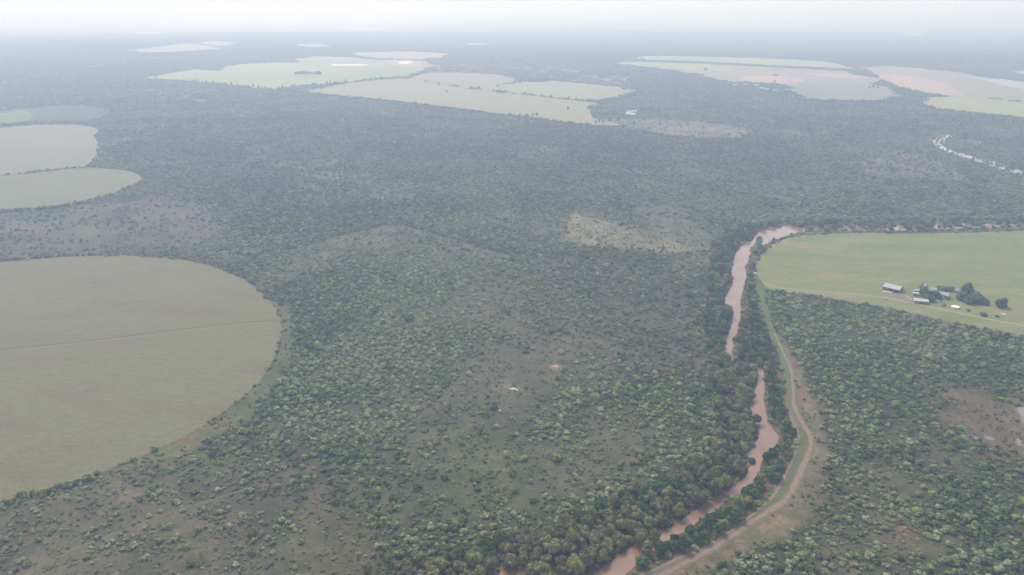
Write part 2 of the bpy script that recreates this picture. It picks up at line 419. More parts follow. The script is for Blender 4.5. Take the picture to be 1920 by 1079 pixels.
# ------------------------------------------------------------------ ground: one sheet to the horizon, its albedo in large soil and grass patches
SOFT = [  # centre px, radii px, albedo, strength
    ((1368,546),(10,9),(0.40,0.22,0.13),1.0), ((1412,746),(9,14),(0.40,0.24,0.14),1.0), ((1404,866),(12,12),(0.36,0.20,0.13),0.9),
    ((1236,1010),(22,12),(0.34,0.19,0.13),0.8), ((1386,470),(11,14),(0.36,0.29,0.24),0.9), ((1470,430),(40,6),(0.42,0.36,0.31),0.8),
    ((940,1070),(50,12),(0.36,0.20,0.13),0.9), ((1367,720),(26,14),(0.30,0.20,0.15),0.6), ((1455,838),(16,14),(0.30,0.20,0.15),0.8),
    ((345,828),(50,12),(0.28,0.175,0.11),0.9), ((400,795),(30,12),(0.30,0.18,0.115),0.9), ((1042,687),(14,5),(0.36,0.24,0.16),0.9),
    ((955,727),(22,7),(0.27,0.23,0.16),0.8), ((50,430),(60,12),(0.26,0.20,0.17),0.6), ((160,432),(30,8),(0.27,0.25,0.15),0.6),
    ((1185,470),(60,9),(0.30,0.27,0.20),0.5), ((1240,470),(30,6),(0.42,0.38,0.32),0.5), ((715,375),(5,6),(0.44,0.30,0.22),0.9), ((694,392),(5,7),(0.44,0.30,0.22),0.9),
    ((660,300),(50,40),(0.16,0.19,0.10),0.5), ((1360,220),(60,14),(0.22,0.26,0.15),0.7), ((1240,250),(70,8),(0.32,0.24,0.19),0.7),
    ((1705,212),(24,4),(0.45,0.28,0.22),0.9), ((1640,237),(24,6),(0.36,0.26,0.21),0.7), ((1650,292),(60,12),(0.27,0.24,0.18),0.6),
    ((1845,270),(24,10),(0.36,0.28,0.20),0.0), ((1750,410),(60,8),(0.24,0.22,0.17),0.6), ((1580,410),(90,6),(0.24,0.22,0.18),0.6),
    ((1042,128),(24,4),(0.50,0.36,0.32),0.9), ((1120,146),(60,8),(0.34,0.27,0.23),0.6), ((640,1040),(80,36),(0.19,0.155,0.10),0.7),
    ((1698,1000),(30,18),(0.32,0.18,0.13),0.8), ((1690,960),(24,12),(0.27,0.18,0.13),0.7), ((1880,850),(50,12),(0.33,0.21,0.155),0.7), ((1830,780),(50,24),(0.22,0.17,0.12),0.5),
    ((1505,752),(20,22),(0.33,0.205,0.15),0.8), ((1500,700),(14,40),(0.25,0.19,0.14),0.7), ((1730,900),(30,14),(0.30,0.20,0.15),0.5), ((1590,790),(60,14),(0.15,0.18,0.08),0.6),
    ((1540,925),(30,60),(0.22,0.17,0.13),0.6), ((1330,880),(20,12),(0.22,0.17,0.12),0.5), ((1190,865),(12,8),(0.30,0.21,0.16),0.8),
    ((1535,556),(20,5),(0.36,0.26,0.18),0.8), ((900,690),(60,60),(0.155,0.145,0.115),0.5), ((400,868),(40,14),(0.15,0.18,0.07),0.8),
    ((1400,30),(420,24),(0.20,0.20,0.18),0.7), ((1700,60),(200,10),(0.22,0.22,0.18),0.6), ((30,590),(200,30),(0.2,0.2,0.15),0.0),
    ((1860,268),(46,4),(0.34,0.28,0.20),0.8), ((1848,280),(14,7),(0.36,0.29,0.21),0.8), ((230,620),(60,20),(0.2,0.2,0.15),0.0),
    ((1440,182),(50,6),(0.24,0.26,0.17),0.6), ((1400,158),(36,4),(0.48,0.40,0.36),0.9), ((1455,135),(20,4),(0.4,0.35,0.33),0.0)]

THIN = (id(FENCE_STRIP), id(RIM), id(FIELD_RIM))
def zone_eval(W, soft=1, jit=0.0):
    """density of bushes, kind weights and ground albedo at ground points; edges of the soils fade into each other"""
    n = len(W)
    if soft > 1:
        acc = None
        for q in range(soft):
            e = zone_eval(W, 1, jit)
            acc = e if acc is None else tuple(a + b for a, b in zip(acc, e))
        return tuple(a / soft for a in acc)
    J = (rng.random((n, 2)) - 0.5) * jit
    wob = np.stack([fbm(W, 60, 3) - 0.5, fbm(W, 60, 9) - 0.5], 1) * 45
    P = pix(W + wob + J)
    PT = pix(W + wob * 0.12 + J * 0.2)
    dens = np.full(n, 0.86)
    kw = np.tile(np.array([4.0, 4.0, 2.0, 1.5]), (n, 1))
    alb = np.tile(np.array([0.100, 0.105, 0.066]), (n, 1))
    for poly, d, w, c in ZONES:
        m = inside(poly, PT if id(poly) in THIN else P)
        dens[m] = d
        kw[m] = w
        if c is not None:
            alb[m] = c
    return dens, kw, alb

def build_ground():
    az = np.concatenate([np.linspace(-180, -60, 41)[:-1], np.linspace(-60, -44, 60)[:-1], np.linspace(-44, 44, 661), np.linspace(44, 60, 60)[1:], np.linspace(60, 180, 41)[1:]])
    r = [120.0]
    while r[-1] < 6000: r.append(r[-1] * 1.0058)
    while r[-1] < 30000: r.append(r[-1] * 1.05)
    r = np.array(r)
    A, Rr = np.meshgrid(np.radians(az), r)
    W = np.stack([np.sin(A) * Rr, np.cos(A) * Rr], -1).reshape(-1, 2)
    dens, kw, alb = zone_eval(W, 4, 26)
    big = fbm(W, 180, 21)
    med = fbm(W, 22, 31)
    # bare soil shows through the grass in patches
    t = np.clip((med - 0.5) * 3.0, -1, 1)[:, None]
    alb = alb * (1 + 0.28 * t) + np.array([0.02, 0.004, -0.006]) * np.clip(t, 0, 1)
    op = np.clip((fbm(W, 75, 141, 3) - 0.60) * 8, 0, 1)[:, None] * 0.8
    alb = alb * (1 - op) + np.array([0.175, 0.160, 0.115]) * op
    g = np.clip((big - 0.52) * 4, 0, 1)[:, None] * 0.45
    alb = alb * (1 - g) + np.array([0.115, 0.135, 0.065]) * g
    Pn = pix(W)
    wob = np.stack([fbm(W, 25, 5) - 0.5, fbm(W, 25, 8) - 0.5], 1)
    for (c, rad, col, s) in SOFT:
        if s <= 0: continue
        q = np.hypot((Pn[:, 0] - c[0]) / rad[0] + wob[:, 0] * 1.3, (Pn[:, 1] - c[1]) / rad[1] + wob[:, 1] * 1.3)
        k = np.clip(1.35 - q, 0, 1)[:, None] * s
        k[(W[:, 1] < 50)] = 0
        alb = alb * (1 - k) + np.array(col) * k
    near = (W[:, 1] > 100) & (np.hypot(W[:, 0], W[:, 1]) < 2500)
    d = np.full(len(W), 1e9)
    d[near] = dist_line(ground(RIVER_MID), W[near])
    k = np.clip((24 + 10 * med - d) / 7, 0, 1)[:, None] * 0.75
    alb = alb * (1 - k) + np.array([0.25, 0.165, 0.12]) * k
    for line, wd, col in ((FENCE_LINE, 5, (0.20, 0.165, 0.135)),):
        d = np.full(len(W), 1e9)
        d[near] = dist_line(ground(line), W[near])
        k = np.clip((wd - d) / 1.5, 0, 1)[:, None] * 0.8
        alb = alb * (1 - k) + np.array(col) * k
    far = np.clip((np.hypot(W[:, 0], W[:, 1]) - 4500) / 1500, 0, 1)[:, None]     # beyond the modelled trees the sheet has the tone of woodland
    wood = np.array([0.115, 0.130, 0.090]) * (0.6 + 0.8 * fbm(W, 420, 41))[:, None]
    pale = np.clip((fbm(W * np.array([0.35, 1.0]), 700, 51) - 0.60) * 9, 0, 1)[:, None]
    wood = wood * (1 - pale) + np.array([0.26, 0.24, 0.19]) * pale
    alb = alb * (1 - far) + wood * far
    alb = np.clip(alb * GK * np.array([1.0, 1.03, 0.91]), 0.01, 0.6)
    nr, nc = len(r), len(az)
    verts = np.zeros((nr * nc + 1, 3), np.float32)
    verts[:-1, :2] = W
    i = np.arange(nr - 1)[:, None] * nc + np.arange(nc - 1)[None, :]
    quads = np.stack([i, i + 1, i + nc + 1, i + nc], -1).reshape(-1, 4)[:, ::-1]
    tris = np.stack([np.arange(nc - 1), np.full(nc - 1, nr * nc), np.arange(nc - 1) + 1], -1)[:, ::-1]
    me = bpy.data.meshes.new('ground')
    me.vertices.add(len(verts))
    me.vertices.foreach_set('co', verts.ravel())
    loops = np.concatenate([quads.ravel(), tris.ravel()])
    me.loops.add(len(loops))
    me.loops.foreach_set('vertex_index', loops)
    me.polygons.add(len(quads) + len(tris))
    me.polygons.foreach_set('loop_start', np.concatenate([np.arange(len(quads)) * 4, len(quads) * 4 + np.arange(len(tris)) * 3]))
    me.update(calc_edges=True)
    me.validate()
    if me.polygons[len(me.polygons) // 2].normal.z < 0:
        me.flip_normals()
    ca = me.color_attributes.new('albedo', 'FLOAT_COLOR', 'POINT')
    col = np.ones((len(verts), 4), np.float32)
    col[:-1, :3] = alb
    col[-1, :3] = BROWN
    ca.data.foreach_set('color', col.ravel())
    m, t, b = mat('ground_soil_and_grass')
    at = t.nodes.new('ShaderNodeAttribute')
    at.attribute_name = 'albedo'
    n = noise_node(t, 0.35, 5, 0.7)
    a = ramp(t, n.outputs[0], [(0.30, (0.66, 0.70, 0.66)), (0.52, (1.0, 1.0, 1.0)), (0.72, (1.45, 1.40, 1.32))])
    x = mix(t, at.outputs['Color'], a.outputs[0], 1.0, 'MULTIPLY')
    n2 = noise_node(t, 0.10, 6, 0.65)
    a2 = ramp(t, n2.outputs[0], [(0.36, (0.74, 0.86, 0.66)), (0.50, (1.0, 1.0, 0.98)), (0.64, (1.34, 1.22, 1.16))])
    x = mix(t, x, a2.outputs[0], 1.0, 'MULTIPLY')
    t.links.new(x, b.inputs['Base Color'])
    me.materials.append(m)
    o = link('ground', me)
    tag(o, kind='structure')
build_ground()

# ------------------------------------------------------------------ fields, tracks, water
M_olive = field_material('field_olive_stubble', (0.272,0.220,0.150), (0.290,0.265,0.142), (0.275,0.288,0.142), 0.012, 0.3)
M_midleft = field_material('field_pale_olive', (0.27,0.27,0.17), (0.30,0.31,0.18), (0.33,0.32,0.21), 0.012, 0.2)
M_tan = field_material('field_tan_stubble', (0.42,0.345,0.24), (0.45,0.405,0.25), (0.43,0.45,0.23), 0.007, -0.4)
M_mauve = field_material('field_mauve_stubble', (0.43,0.35,0.26), (0.45,0.39,0.26), (0.44,0.44,0.25), 0.007, -0.4)
M_green = field_material('field_fresh_green', (0.38,0.46,0.18), (0.47,0.50,0.21), (0.56,0.53,0.28), 0.005, 0.1)
M_darkg = field_material('field_dark_crop', (0.07,0.12,0.06), (0.09,0.14,0.07), (0.12,0.16,0.08), 0.01, 0.1)
M_farm = field_material('field_farm_grass', (0.225,0.305,0.105), (0.315,0.345,0.130), (0.42,0.37,0.19), 0.011, 0.15)
M_lush = field_material('grass_lush', (0.15,0.205,0.075), (0.18,0.235,0.085), (0.23,0.235,0.12), 0.03, 0.9)
M_orange = soil_material('ploughed_red_soil', (0.62,0.40,0.30), (0.78,0.55,0.43), 0.02)
M_pale = field_material('field_far_pale', (0.50,0.42,0.36), (0.56,0.48,0.40), (0.60,0.55,0.44), 0.003)
M_levee = soil_material('levee_trodden_ground', (0.30,0.235,0.165), (0.22,0.225,0.125), 0.12)
M_dirt = soil_material('dirt_track_soil', (0.36,0.245,0.18), (0.50,0.37,0.28), 0.35)
M_dirtp = soil_material('pale_dirt', (0.48,0.39,0.28), (0.64,0.53,0.40), 0.3)
M_line = soil_material('field_service_line', (0.14,0.14,0.09), (0.19,0.18,0.12), 0.3)

def G(p): return ground(p)
def ragged(p, amp=0.8, n=6):
    s = smooth(G(p), n, True)
    d = np.linalg.norm(s - np.roll(s, 1, 0), axis=1).mean()
    return s + (rng.random(s.shape) - 0.5) * min(amp, d * 0.4)

sheet('field', ragged(F_LEFT), 0.02, M_olive)
sheet('field', ragged(F_MIDLEFT), 0.02, M_midleft)
sheet('field', ragged(F_UPLEFT), 0.02, field_material('field_grey_tan', (0.37,0.315,0.25), (0.40,0.35,0.25), (0.41,0.37,0.26), 0.01, 0.2))
M_upgr = field_material('field_band', (0.33,0.32,0.23), (0.36,0.34,0.24), (0.38,0.33,0.26), 0.01, 0.2)
sheet('field', ragged([(-100,296),(0,280),(60,274),(120,272),(160,276),(176,288),(168,302),(160,309),(90,317),(0,327),(-100,336)]), 0.05, M_upgr)
sheet('field', ragged(F_DARK), 0.02, M_darkg)
sheet('field', ragged(F_DARKL), 0.06, field_material('field_green_section', (0.19,0.25,0.10), (0.24,0.30,0.12), (0.28,0.33,0.14), 0.01))
sheet('field', ragged(F_GREEN, 4), 0.10, M_green)
sheet('field', ragged(F_TANLOW, 3), 0.10, M_tan)
sheet('field', ragged(F_TANUP, 3), 0.10, M_mauve)
sheet('field', ragged(F_TANRIGHT, 3), 0.15, field_material('field_tan_green', (0.40,0.42,0.22), (0.44,0.45,0.24), (0.47,0.43,0.27), 0.007, -0.3))
sheet('field', ragged([(800,172),(860,168),(960,180),(1060,192),(1100,200),(1040,206),(940,196),(860,186)], 3), 0.17, field_material('field_tan_olive_band', (0.40,0.38,0.24), (0.42,0.42,0.24), (0.44,0.38,0.25), 0.007, -0.3))
sheet('field', ragged([(620,172),(700,160),(780,160),(860,172),(800,184),(700,180)], 3), 0.24, field_material('field_tan_pale_band', (0.46,0.39,0.28), (0.48,0.43,0.29), (0.46,0.45,0.28), 0.007, -0.3))
sheet('field', ragged([(424,126),(480,120),(556,119),(600,122),(560,131),(470,134),(420,133)], 3), 0.17, field_material('field_pale_green_band', (0.46,0.49,0.26), (0.52,0.52,0.29), (0.56,0.52,0.32), 0.006, 0.1))
sheet('field', ragged([(700,131),(760,130),(795,131),(770,141),(700,147),(640,152),(620,148)], 3), 0.45, field_material('field_deep_green_band', (0.30,0.44,0.18), (0.36,0.47,0.20), (0.42,0.48,0.22), 0.006, 0.1))
strip('dirt_track', G([(800,150),(860,160),(920,169),(1000,178),(1060,185),(1128,193)]), 6, 0.3, M_line, 0.5)
strip('dirt_track', G([(340,150),(420,146),(500,143),(600,141),(700,136)]), 5, 0.3, M_line, 0.6)
sheet('field', ragged(F_TANFAR, 4), 0.20, M_pale)
sheet('field', ragged([(560,117),(590,114),(650,113),(720,114),(760,118),(720,124),(640,122),(580,121)], 3), 0.22, field_material('field_faded', (0.42,0.42,0.30), (0.46,0.45,0.33), (0.48,0.46,0.36), 0.006))
sheet('field', ragged([(722,122),(760,113),(800,115),(812,124),(790,133),(760,131),(735,128)], 3), 0.28, M_tan)
sheet('bare_soil', ragged([(728,118),(745,113),(775,113),(790,119),(782,126),(745,124)], 3), 0.36, M_orange)
sheet('bare_soil', ragged([(746,117),(754,116.3),(769,116.3),(773,118),(766,119.6),(750,119.6)], 2), 0.44, plain('quarried_chalk', (0.85,0.83,0.80), 0.9))
strip('dirt_track', G([(688,128),(700,132),(712,136)]), 9, 0.44, M_pale)
sheet('field', ragged(F_R1, 4), 0.15, M_green)
sheet('field', ragged(F_R2, 4), 0.10, M_tan)
sheet('field', ragged(F_R2G, 4), 0.20, M_green)
sheet('field', ragged([(1500,157),(1560,152),(1620,157),(1660,164),(1688,180),(1655,189),(1600,189),(1540,187),(1505,184),(1492,172)], 4), 0.20, field_material('field_grey_green', (0.33,0.33,0.22), (0.36,0.36,0.24), (0.36,0.33,0.26), 0.006))
sheet('bare_soil', ragged(F_R2O, 4), 0.30, M_orange)
sheet('bare_soil', ragged([(1500,139),(1540,138),(1600,141),(1640,146),(1600,147),(1540,143)], 3), 0.30, M_orange)
sheet('field', ragged(F_R3, 4), 0.15, M_mauve)
sheet('field', ragged([(1700,135),(1760,140),(1820,150),(1870,158),(1920,168),(1960,180),(1900,186),(1830,180),(1790,160),(1740,147)], 4), 0.22, M_tan)
sheet('bare_soil', ragged(F_R3O, 4), 0.30, M_orange)
sheet('field', ragged(F_R4, 4), 0.20, M_green)
for i, f in enumerate(F_PALE + F_PALER):
    sheet('field', ragged(f, 5), 0.6, M_pale)
sheet('field', ragged(F_FARM), 0.02, M_farm)
sheet('grass_verge', ragged(LEVEE), 0.03, M_levee)
sheet('grass_verge', ragged(GREEN_STRIP), 0.06, M_lush)
# the green crown of the levee bank between its two wheel tracks
sheet('grass_verge', ragged([(1492,800),(1506,805),(1514,824),(1508,850),(1492,885),(1475,920),(1452,942),(1410,970),(1350,1008),(1290,1040),(1240,1062),(1140,1112),(1120,1108),(1240,1056),(1330,1014),(1398,970),(1436,936),(1460,905),(1478,872),(1493,840),(1494,815)]), 0.07, field_material('grass_bank', (0.20,0.205,0.11), (0.185,0.215,0.095), (0.25,0.21,0.13), 0.05, 0.9))
strip('dirt_track', G(TRACK), [1.0,1.6,2.1,2.6,2.2,2.8,2.6,3.2,2.8,3.0,2.8], 0.10, M_dirt, 0.9)
strip('dirt_track', G(TRACK2), [1.2,2.2,1.0,1.8,1.0,2.0,1.2], 0.10, M_dirt, 1.0)
strip('dirt_track', G(FARM_ROAD), [2.4,1.8,2.6,3.6,3.2,3.0,3.2], 0.06, M_dirtp, 0.4)
strip('dirt_track', G([(1680,549),(1700,556),(1716,566),(1730,572)]), 2.6, 0.09, M_dirtp, 0.5)
strip('dirt_track', G([(1440,466),(1470,451),(1510,442)]), 3.0, 0.06, M_dirtp, 0.5)
strip('dirt_track', G(BUSH_ROAD), [3.5,3,2.4,3,4,3,4], 0.06, soil_material('faint_dirt', (0.27,0.24,0.15), (0.38,0.29,0.20), 0.1), 0.8)
M_gully = soil_material('gully_earth', (0.20, 0.155, 0.12), (0.34, 0.25, 0.19), 0.25)
strip('dirt_track', G(GULLY1), [2.6, 1.6, 1.2, 0.8], 0.05, M_gully, 0.9)
strip('dirt_track', G(GULLY2), [4.5, 3, 2, 2.4, 1], 0.05, M_gully, 0.9)
strip('dirt_track', G(FIELD_LINE), 1.7, 0.05, M_line, 0.5)
strip('dirt_track', G([(p[0], p[1] + 3.2) for p in FIELD_LINE]), 1.3, 0.05, soil_material('field_wheel_line', (0.30,0.27,0.17), (0.40,0.36,0.23), 0.3), 0.8)
strip('dirt_track', G([(0,331),(40,328),(90,322),(130,316),(160,312)]), 3.5, 0.09, M_line, 0.5)
strip('dirt_track', G(PATH_LL), 1.5, 0.04, soil_material('footpath_soil', (0.20, 0.17, 0.125), (0.30, 0.25, 0.18), 0.2), 0.9)
strip('dirt_track', G(PATH_C), 1.3, 0.04, soil_material('footpath_faint', (0.17, 0.145, 0.115), (0.24, 0.20, 0.155), 0.2), 0.9)
strip('dirt_track', G(FAR_ROAD), 8, 0.10, M_pale, 0.5)
strip('dirt_track', G([(1478,160),(1488,172),(1500,186)]), 7, 0.36, M_pale, 0.4)
# apron of trodden earth round the sheds
sheet('bare_soil', ragged([(1655,548),(1672,552),(1700,553),(1712,560),(1716,569),(1700,567),(1680,560),(1660,556)], 0.6), 0.045, soil_material('yard_earth', (0.30,0.27,0.16), (0.42,0.35,0.24), 0.2))

def water_material(name, c, rough):
    m, t, b = mat(name, rough, 0.5)
    n = noise_node(t, 0.05, 4, 0.6)
    a = ramp(t, n.outputs[0], [(0.35, tuple(v * 0.85 for v in c)), (0.65, tuple(v * 1.12 for v in c))])
    t.links.new(a.outputs[0], b.inputs['Base Color'])
    nb = noise_node(t, 1.3, 3, 0.6)
    bp = t.nodes.new('ShaderNodeBump')
    bp.inputs['Strength'].default_value = 0.12
    bp.inputs['Distance'].default_value = 0.3
    t.links.new(nb.outputs[0], bp.inputs['Height'])
    t.links.new(bp.outputs[0], b.inputs['Normal'])
    return m
M_river = water_material('muddy_river_water', (0.275, 0.158, 0.098), 0.08)
sheet('river', ragged(RIVER, 1.2, 3), 0.08, M_river)
sheet('river', ragged(FAR_RIVER, 1.5, 3), 0.10, water_material('river_water_sky_tint', (0.34,0.27,0.23), 0.15))  # sky reflection on the distant reach put into a paler base colour
sheet('river', ragged(OXBOW, 0.6, 3), 0.08, M_river)
sheet('reservoir', ragged(W_DAM, 2, 3), 0.40, water_material('dam_water', (0.20,0.20,0.20), 0.3))
M_pond = water_material('pond_water', (0.22,0.19,0.17), 0.08)
for p in PONDS:
    sheet('pond', ragged(p, 0.5, 3), 0.06, M_pond)

# ------------------------------------------------------------------ foliage meshes
def ico(sub):
    bm = bmesh.new()
    bmesh.ops.create_icosphere(bm, subdivisions=sub, radius=1)
    v = np.array([x.co[:] for x in bm.verts])
    f = np.array([[w.index for w in q.verts] for q in bm.faces])
    bm.free()
    return v, f
ICO1, ICO2 = ico(1), ico(2)

def crown_arrays(r, lobes, cards, card, sub=1, hfrac=0.8, flat=0.75, lift=0.0, spread=0.62, lr=(0.34, 0.52)):
    """lobes of foliage under a skin of leaf clumps; unit crown radius"""
    bv, bf = ICO1 if sub == 1 else ICO2
    V, F, n = [], [], 0
    L = []
    for i in range(lobes):
        a = r.random() * 2 * math.pi
        q = math.sqrt(r.random()) * spread if i else 0.0
        z = lift + hfrac * (0.25 + 0.55 * r.random()) * (1 - 0.45 * (q / spread) ** 2)
        s = lr[0] + (lr[1] - lr[0]) * r.random()
        L.append((q * math.cos(a), q * math.sin(a), z, s))
    for (x, y, z, s) in L:
        k = 1 + (r.random(len(bv)) - 0.5) * 0.4
        v = bv * (k * s)[:, None]
        v[:, 2] *= flat
        v += (x, y, max(z, s * flat * 0.55))
        V.append(v)
        F.append(bf + n)
        n += len(v)
    tri = np.concatenate(F)
    quads = []
    li = r.integers(0, lobes, cards)
    for k in range(cards):
        x, y, z, s = L[li[k]]
        d = r.normal(size=3)
        d[2] = abs(d[2]) * 0.9 - 0.25
        d /= np.linalg.norm(d)
        c = np.array([x, y, max(z, s * flat * 0.55)]) + d * s * np.array([1, 1, flat]) * (0.92 + 0.30 * r.random())
        u = r.normal(size=3)
        nn = d + 0.7 * r.normal(size=3)
        u = np.cross(nn, u); u /= np.linalg.norm(u) + 1e-9
        w = np.cross(nn, u); w /= np.linalg.norm(w) + 1e-9
        h = card * (0.6 + 0.8 * r.random())
        V.append(np.array([c - u * h - w * h * 0.6, c + u * h - w * h * 0.5, c + u * h * 0.7 + w * h * 0.6, c - u * h * 0.8 + w * h * 0.7]))
        quads.append((n, n + 1, n + 2, n + 3))
        n += 4
    return np.concatenate(V), [tuple(int(q) for q in t) for t in tri] + quads

def trunk_arrays(r, height, rad, limbs=4, reach=0.5, sides=6):
    """a tapered stem with limbs forking up into the crown"""
    V, F = [], []
    def cone(p0, p1, r0, r1):
        p0, p1 = np.array(p0, float), np.array(p1, float)
        d = p1 - p0
        d = d / (np.linalg.norm(d) + 1e-9)
        a = np.cross(d, (0.3, 1, 0.1)); a /= np.linalg.norm(a)
        b = np.cross(d, a)
        n = sum(len(v) for v in V)
        ring = []
        for p, q in ((p0, r0), (p1, r1)):
            for k in range(sides):
                t = 2 * math.pi * k / sides
                ring.append(p + (a * math.cos(t) + b * math.sin(t)) * q)
        V.append(np.array(ring))
        for k in range(sides):
            F.append((n + k, n + (k + 1) % sides, n + sides + (k + 1) % sides, n + sides + k))
    top = (0.04, -0.03, height * 0.55)
    cone((0, 0, -0.05), top, rad, rad * 0.7)
    for i in range(limbs):
        t = 2 * math.pi * (i + 0.3 * r.random()) / limbs
        e = (math.cos(t) * reach, math.sin(t) * reach, height * (0.85 + 0.3 * r.random()))
        cone(top, e, rad * 0.55, rad * 0.2)
    return np.concatenate(V), F

def mesh_of(name, V, F, m):
    me = bpy.data.meshes.new(name)
    me.from_pydata(V.tolist(), [], F)
    me.materials.append(m)
    me.update()
    return me

L_pale = leaf_material('foliage_pale_grey_green', (0.238, 0.265, 0.162))
L_mid = leaf_material('foliage_mid_green', (0.160, 0.205, 0.085))
L_dark = leaf_material('foliage_dark_green', (0.088, 0.128, 0.062))
L_grey = leaf_material('foliage_grey_twigs', (0.155, 0.150, 0.115))
L_olive = leaf_material('foliage_olive_riverside', (0.192, 0.198, 0.090))
L_rdark = leaf_material('foliage_dark_riverside', (0.068, 0.118, 0.050))
L_rgrey = leaf_material('foliage_grey_olive_riverside', (0.175, 0.180, 0.110))
L_far = leaf_material('foliage_far_dark', (0.040, 0.058, 0.036))
M_bark = plain('bark', (0.16, 0.13, 0.10), 0.95, 0.1, 0.25, 3.0)
KM = [L_pale, L_mid, L_dark, L_grey]
KF = [leaf_material('foliage_pale_woodland', (0.205, 0.240, 0.130), 0.15), leaf_material('foliage_mid_woodland', (0.150, 0.190, 0.085), 0.15),
      leaf_material('foliage_dark_woodland', (0.088, 0.125, 0.060), 0.15), leaf_material('foliage_grey_woodland', (0.140, 0.138, 0.100), 0.15)]

rr = np.random.default_rng(3)
def scrub_variant(kind, near=True):
    if near:
        a = [dict(lobes=9, cards=330, card=0.085), dict(lobes=8, cards=300, card=0.085), dict(lobes=10, cards=340, card=0.09), dict(lobes=7, cards=260, card=0.075, spread=0.75, lr=(0.22, 0.38))][kind]
    else:
        a = dict(lobes=5, cards=70, card=0.14)
    return crown_arrays(rr, **a)

near_crowns, near_trunks = [], []
for k in range(4):
    for v in range(3):
        V, F = scrub_variant(k)
        near_crowns.append((k, mesh_of('bush_crown', V, F, KM[k])))
for v in range(3):
    V, F = trunk_arrays(rr, 0.75, 0.05, 4, 0.45, 5)
    near_trunks.append(mesh_of('bush_trunk', V, F, M_bark))

def river_variant():
    return crown_arrays(rr, lobes=13, cards=900, card=0.085, sub=1, hfrac=1.25, flat=0.85, lift=0.35, spread=0.66, lr=(0.26, 0.44))
RM = [L_olive, L_rdark, L_rgrey]
river_crowns = []
for k in range(3):
    for v in range(3):
        V, F = river_variant()
        river_crowns.append((k, mesh_of('tree_crown', V, F, RM[k])))
river_trunks = []
for v in range(3):
    V, F = trunk_arrays(rr, 1.1, 0.06, 5, 0.5, 6)
    river_trunks.append(mesh_of('tree_trunk', V, F, M_bark))

# ------------------------------------------------------------------ where the bushes stand
def scatter(r0, r1, cell, azmax):
    """jittered grid of candidate spots in a sector of the ground"""
    xm = r1 * math.sin(R(azmax))
    gx = np.arange(-xm, xm, cell)
    gy = np.arange(r0 * math.cos(R(azmax)), r1, cell)
    X, Y = np.meshgrid(gx, gy)
    W = np.stack([X, Y], -1).reshape(-1, 2) + (rng.random((X.size, 2)) - 0.5) * cell * 0.95
    rad = np.hypot(W[:, 0], W[:, 1])
    az = np.degrees(np.arctan2(W[:, 0], W[:, 1]))
    return W[(rad > r0) & (rad < r1) & (np.abs(az) < azmax)]

def keep_clear(W, margin):
    ok = np.ones(len(W), bool)
    for g in gpoly:
        # outlines inflated by the crown radius, so no bush overhangs more than a little
        ok &= ~inside(g, W)
    ok &= ~(inside(ground(FAR_RIVER), W) & (rng.random(len(W)) < 0.55))
    for line, wd in ((FAR_ROAD, 9), (GULLY1, 1.2), (GULLY2, 2.2), (PATH_LL, 1.2), (PATH_C, 1.0), (BUSH_ROAD, 2.5)):
        ok &= dist_line(ground(line), W) > wd + margin
    return ok

def choose(kw, n):
    c = np.cumsum(kw / kw.sum(1, keepdims=True), 1)
    u = rng.random(n)[:, None]
    return (u > c).sum(1).clip(0, 3)

def bushes(r0, r1, cell, azmax, rmin, rmax):
    W = scatter(r0, r1, cell, azmax)
    W = W[keep_clear(W, 0.3)]
    dens, kw, _ = zone_eval(W, 1, 30)
    P = pix(W)
    riv = inside(RIVER_WOOD, P)
    clump = fbm(W, 16, 61, 3)
    c2 = fbm(W, 55, 71, 3)
    p = dens * np.clip(0.42 + (clump - 0.5) * 4.0 * (1.25 - dens) + (c2 - 0.5) * 1.5 + dens * 0.85, 0.05, 1.0)
    fl = np.full(len(W), 1e9)
    nr = np.hypot(W[:, 0], W[:, 1]) < 1600
    fl[nr] = dist_line(ground(FENCE_LINE[1:]), W[nr] + np.array([0, -9.0]))
    p = np.where(fl < 9, 1.0, p)
    p = np.where(riv, 0.40, p)
    lg = fbm(W, 170, 131, 3)
    op = fbm(W, 75, 141, 3)
    p = p * (1 - np.clip((op - 0.60) * 7, 0, 0.6) * np.where(riv, 0, 1))      # small openings in the bush
    m = rng.random(len(W)) < p
    kw = kw * np.stack([np.clip(0.25 + (lg - 0.36) * 5, 0.15, 2.5), np.ones(len(W)), np.clip(1.9 - (lg - 0.36) * 5, 0.25, 2.5), np.clip(1.4 - (lg - 0.4) * 3, 0.3, 2)], 1)
    W, kw, dens, c2, fl = W[m], kw[m], dens[m], c2[m], fl[m]
    t = fbm(W, 40, 81, 2)
    kw = kw * np.stack([np.clip(0.2 + (t - 0.35) * 4, 0.15, 3), np.ones(len(W)), np.clip(1.6 - (t - 0.3) * 3, 0.2, 3), np.clip(0.4 + (c2 - 0.4) * 3, 0.2, 2)], 1)
    k = choose(kw, len(W))
    k = np.where(fl[:] < 9, np.where(rng.random(len(W)) < 0.6, 2, 1), k)
    s = rmin + (rmax - rmin) * rng.random(len(W)) ** 1.6
    s = s * np.where(k == 3, 0.85, 1.0) * np.where(k == 2, 1.1, 1.0) * np.clip(0.62 + dens * 0.42, 0.6, 1)
    big = rng.random(len(W)) < 0.02
    s = np.where(big & (k != 3), s * 1.45, s)
    return W, k, s

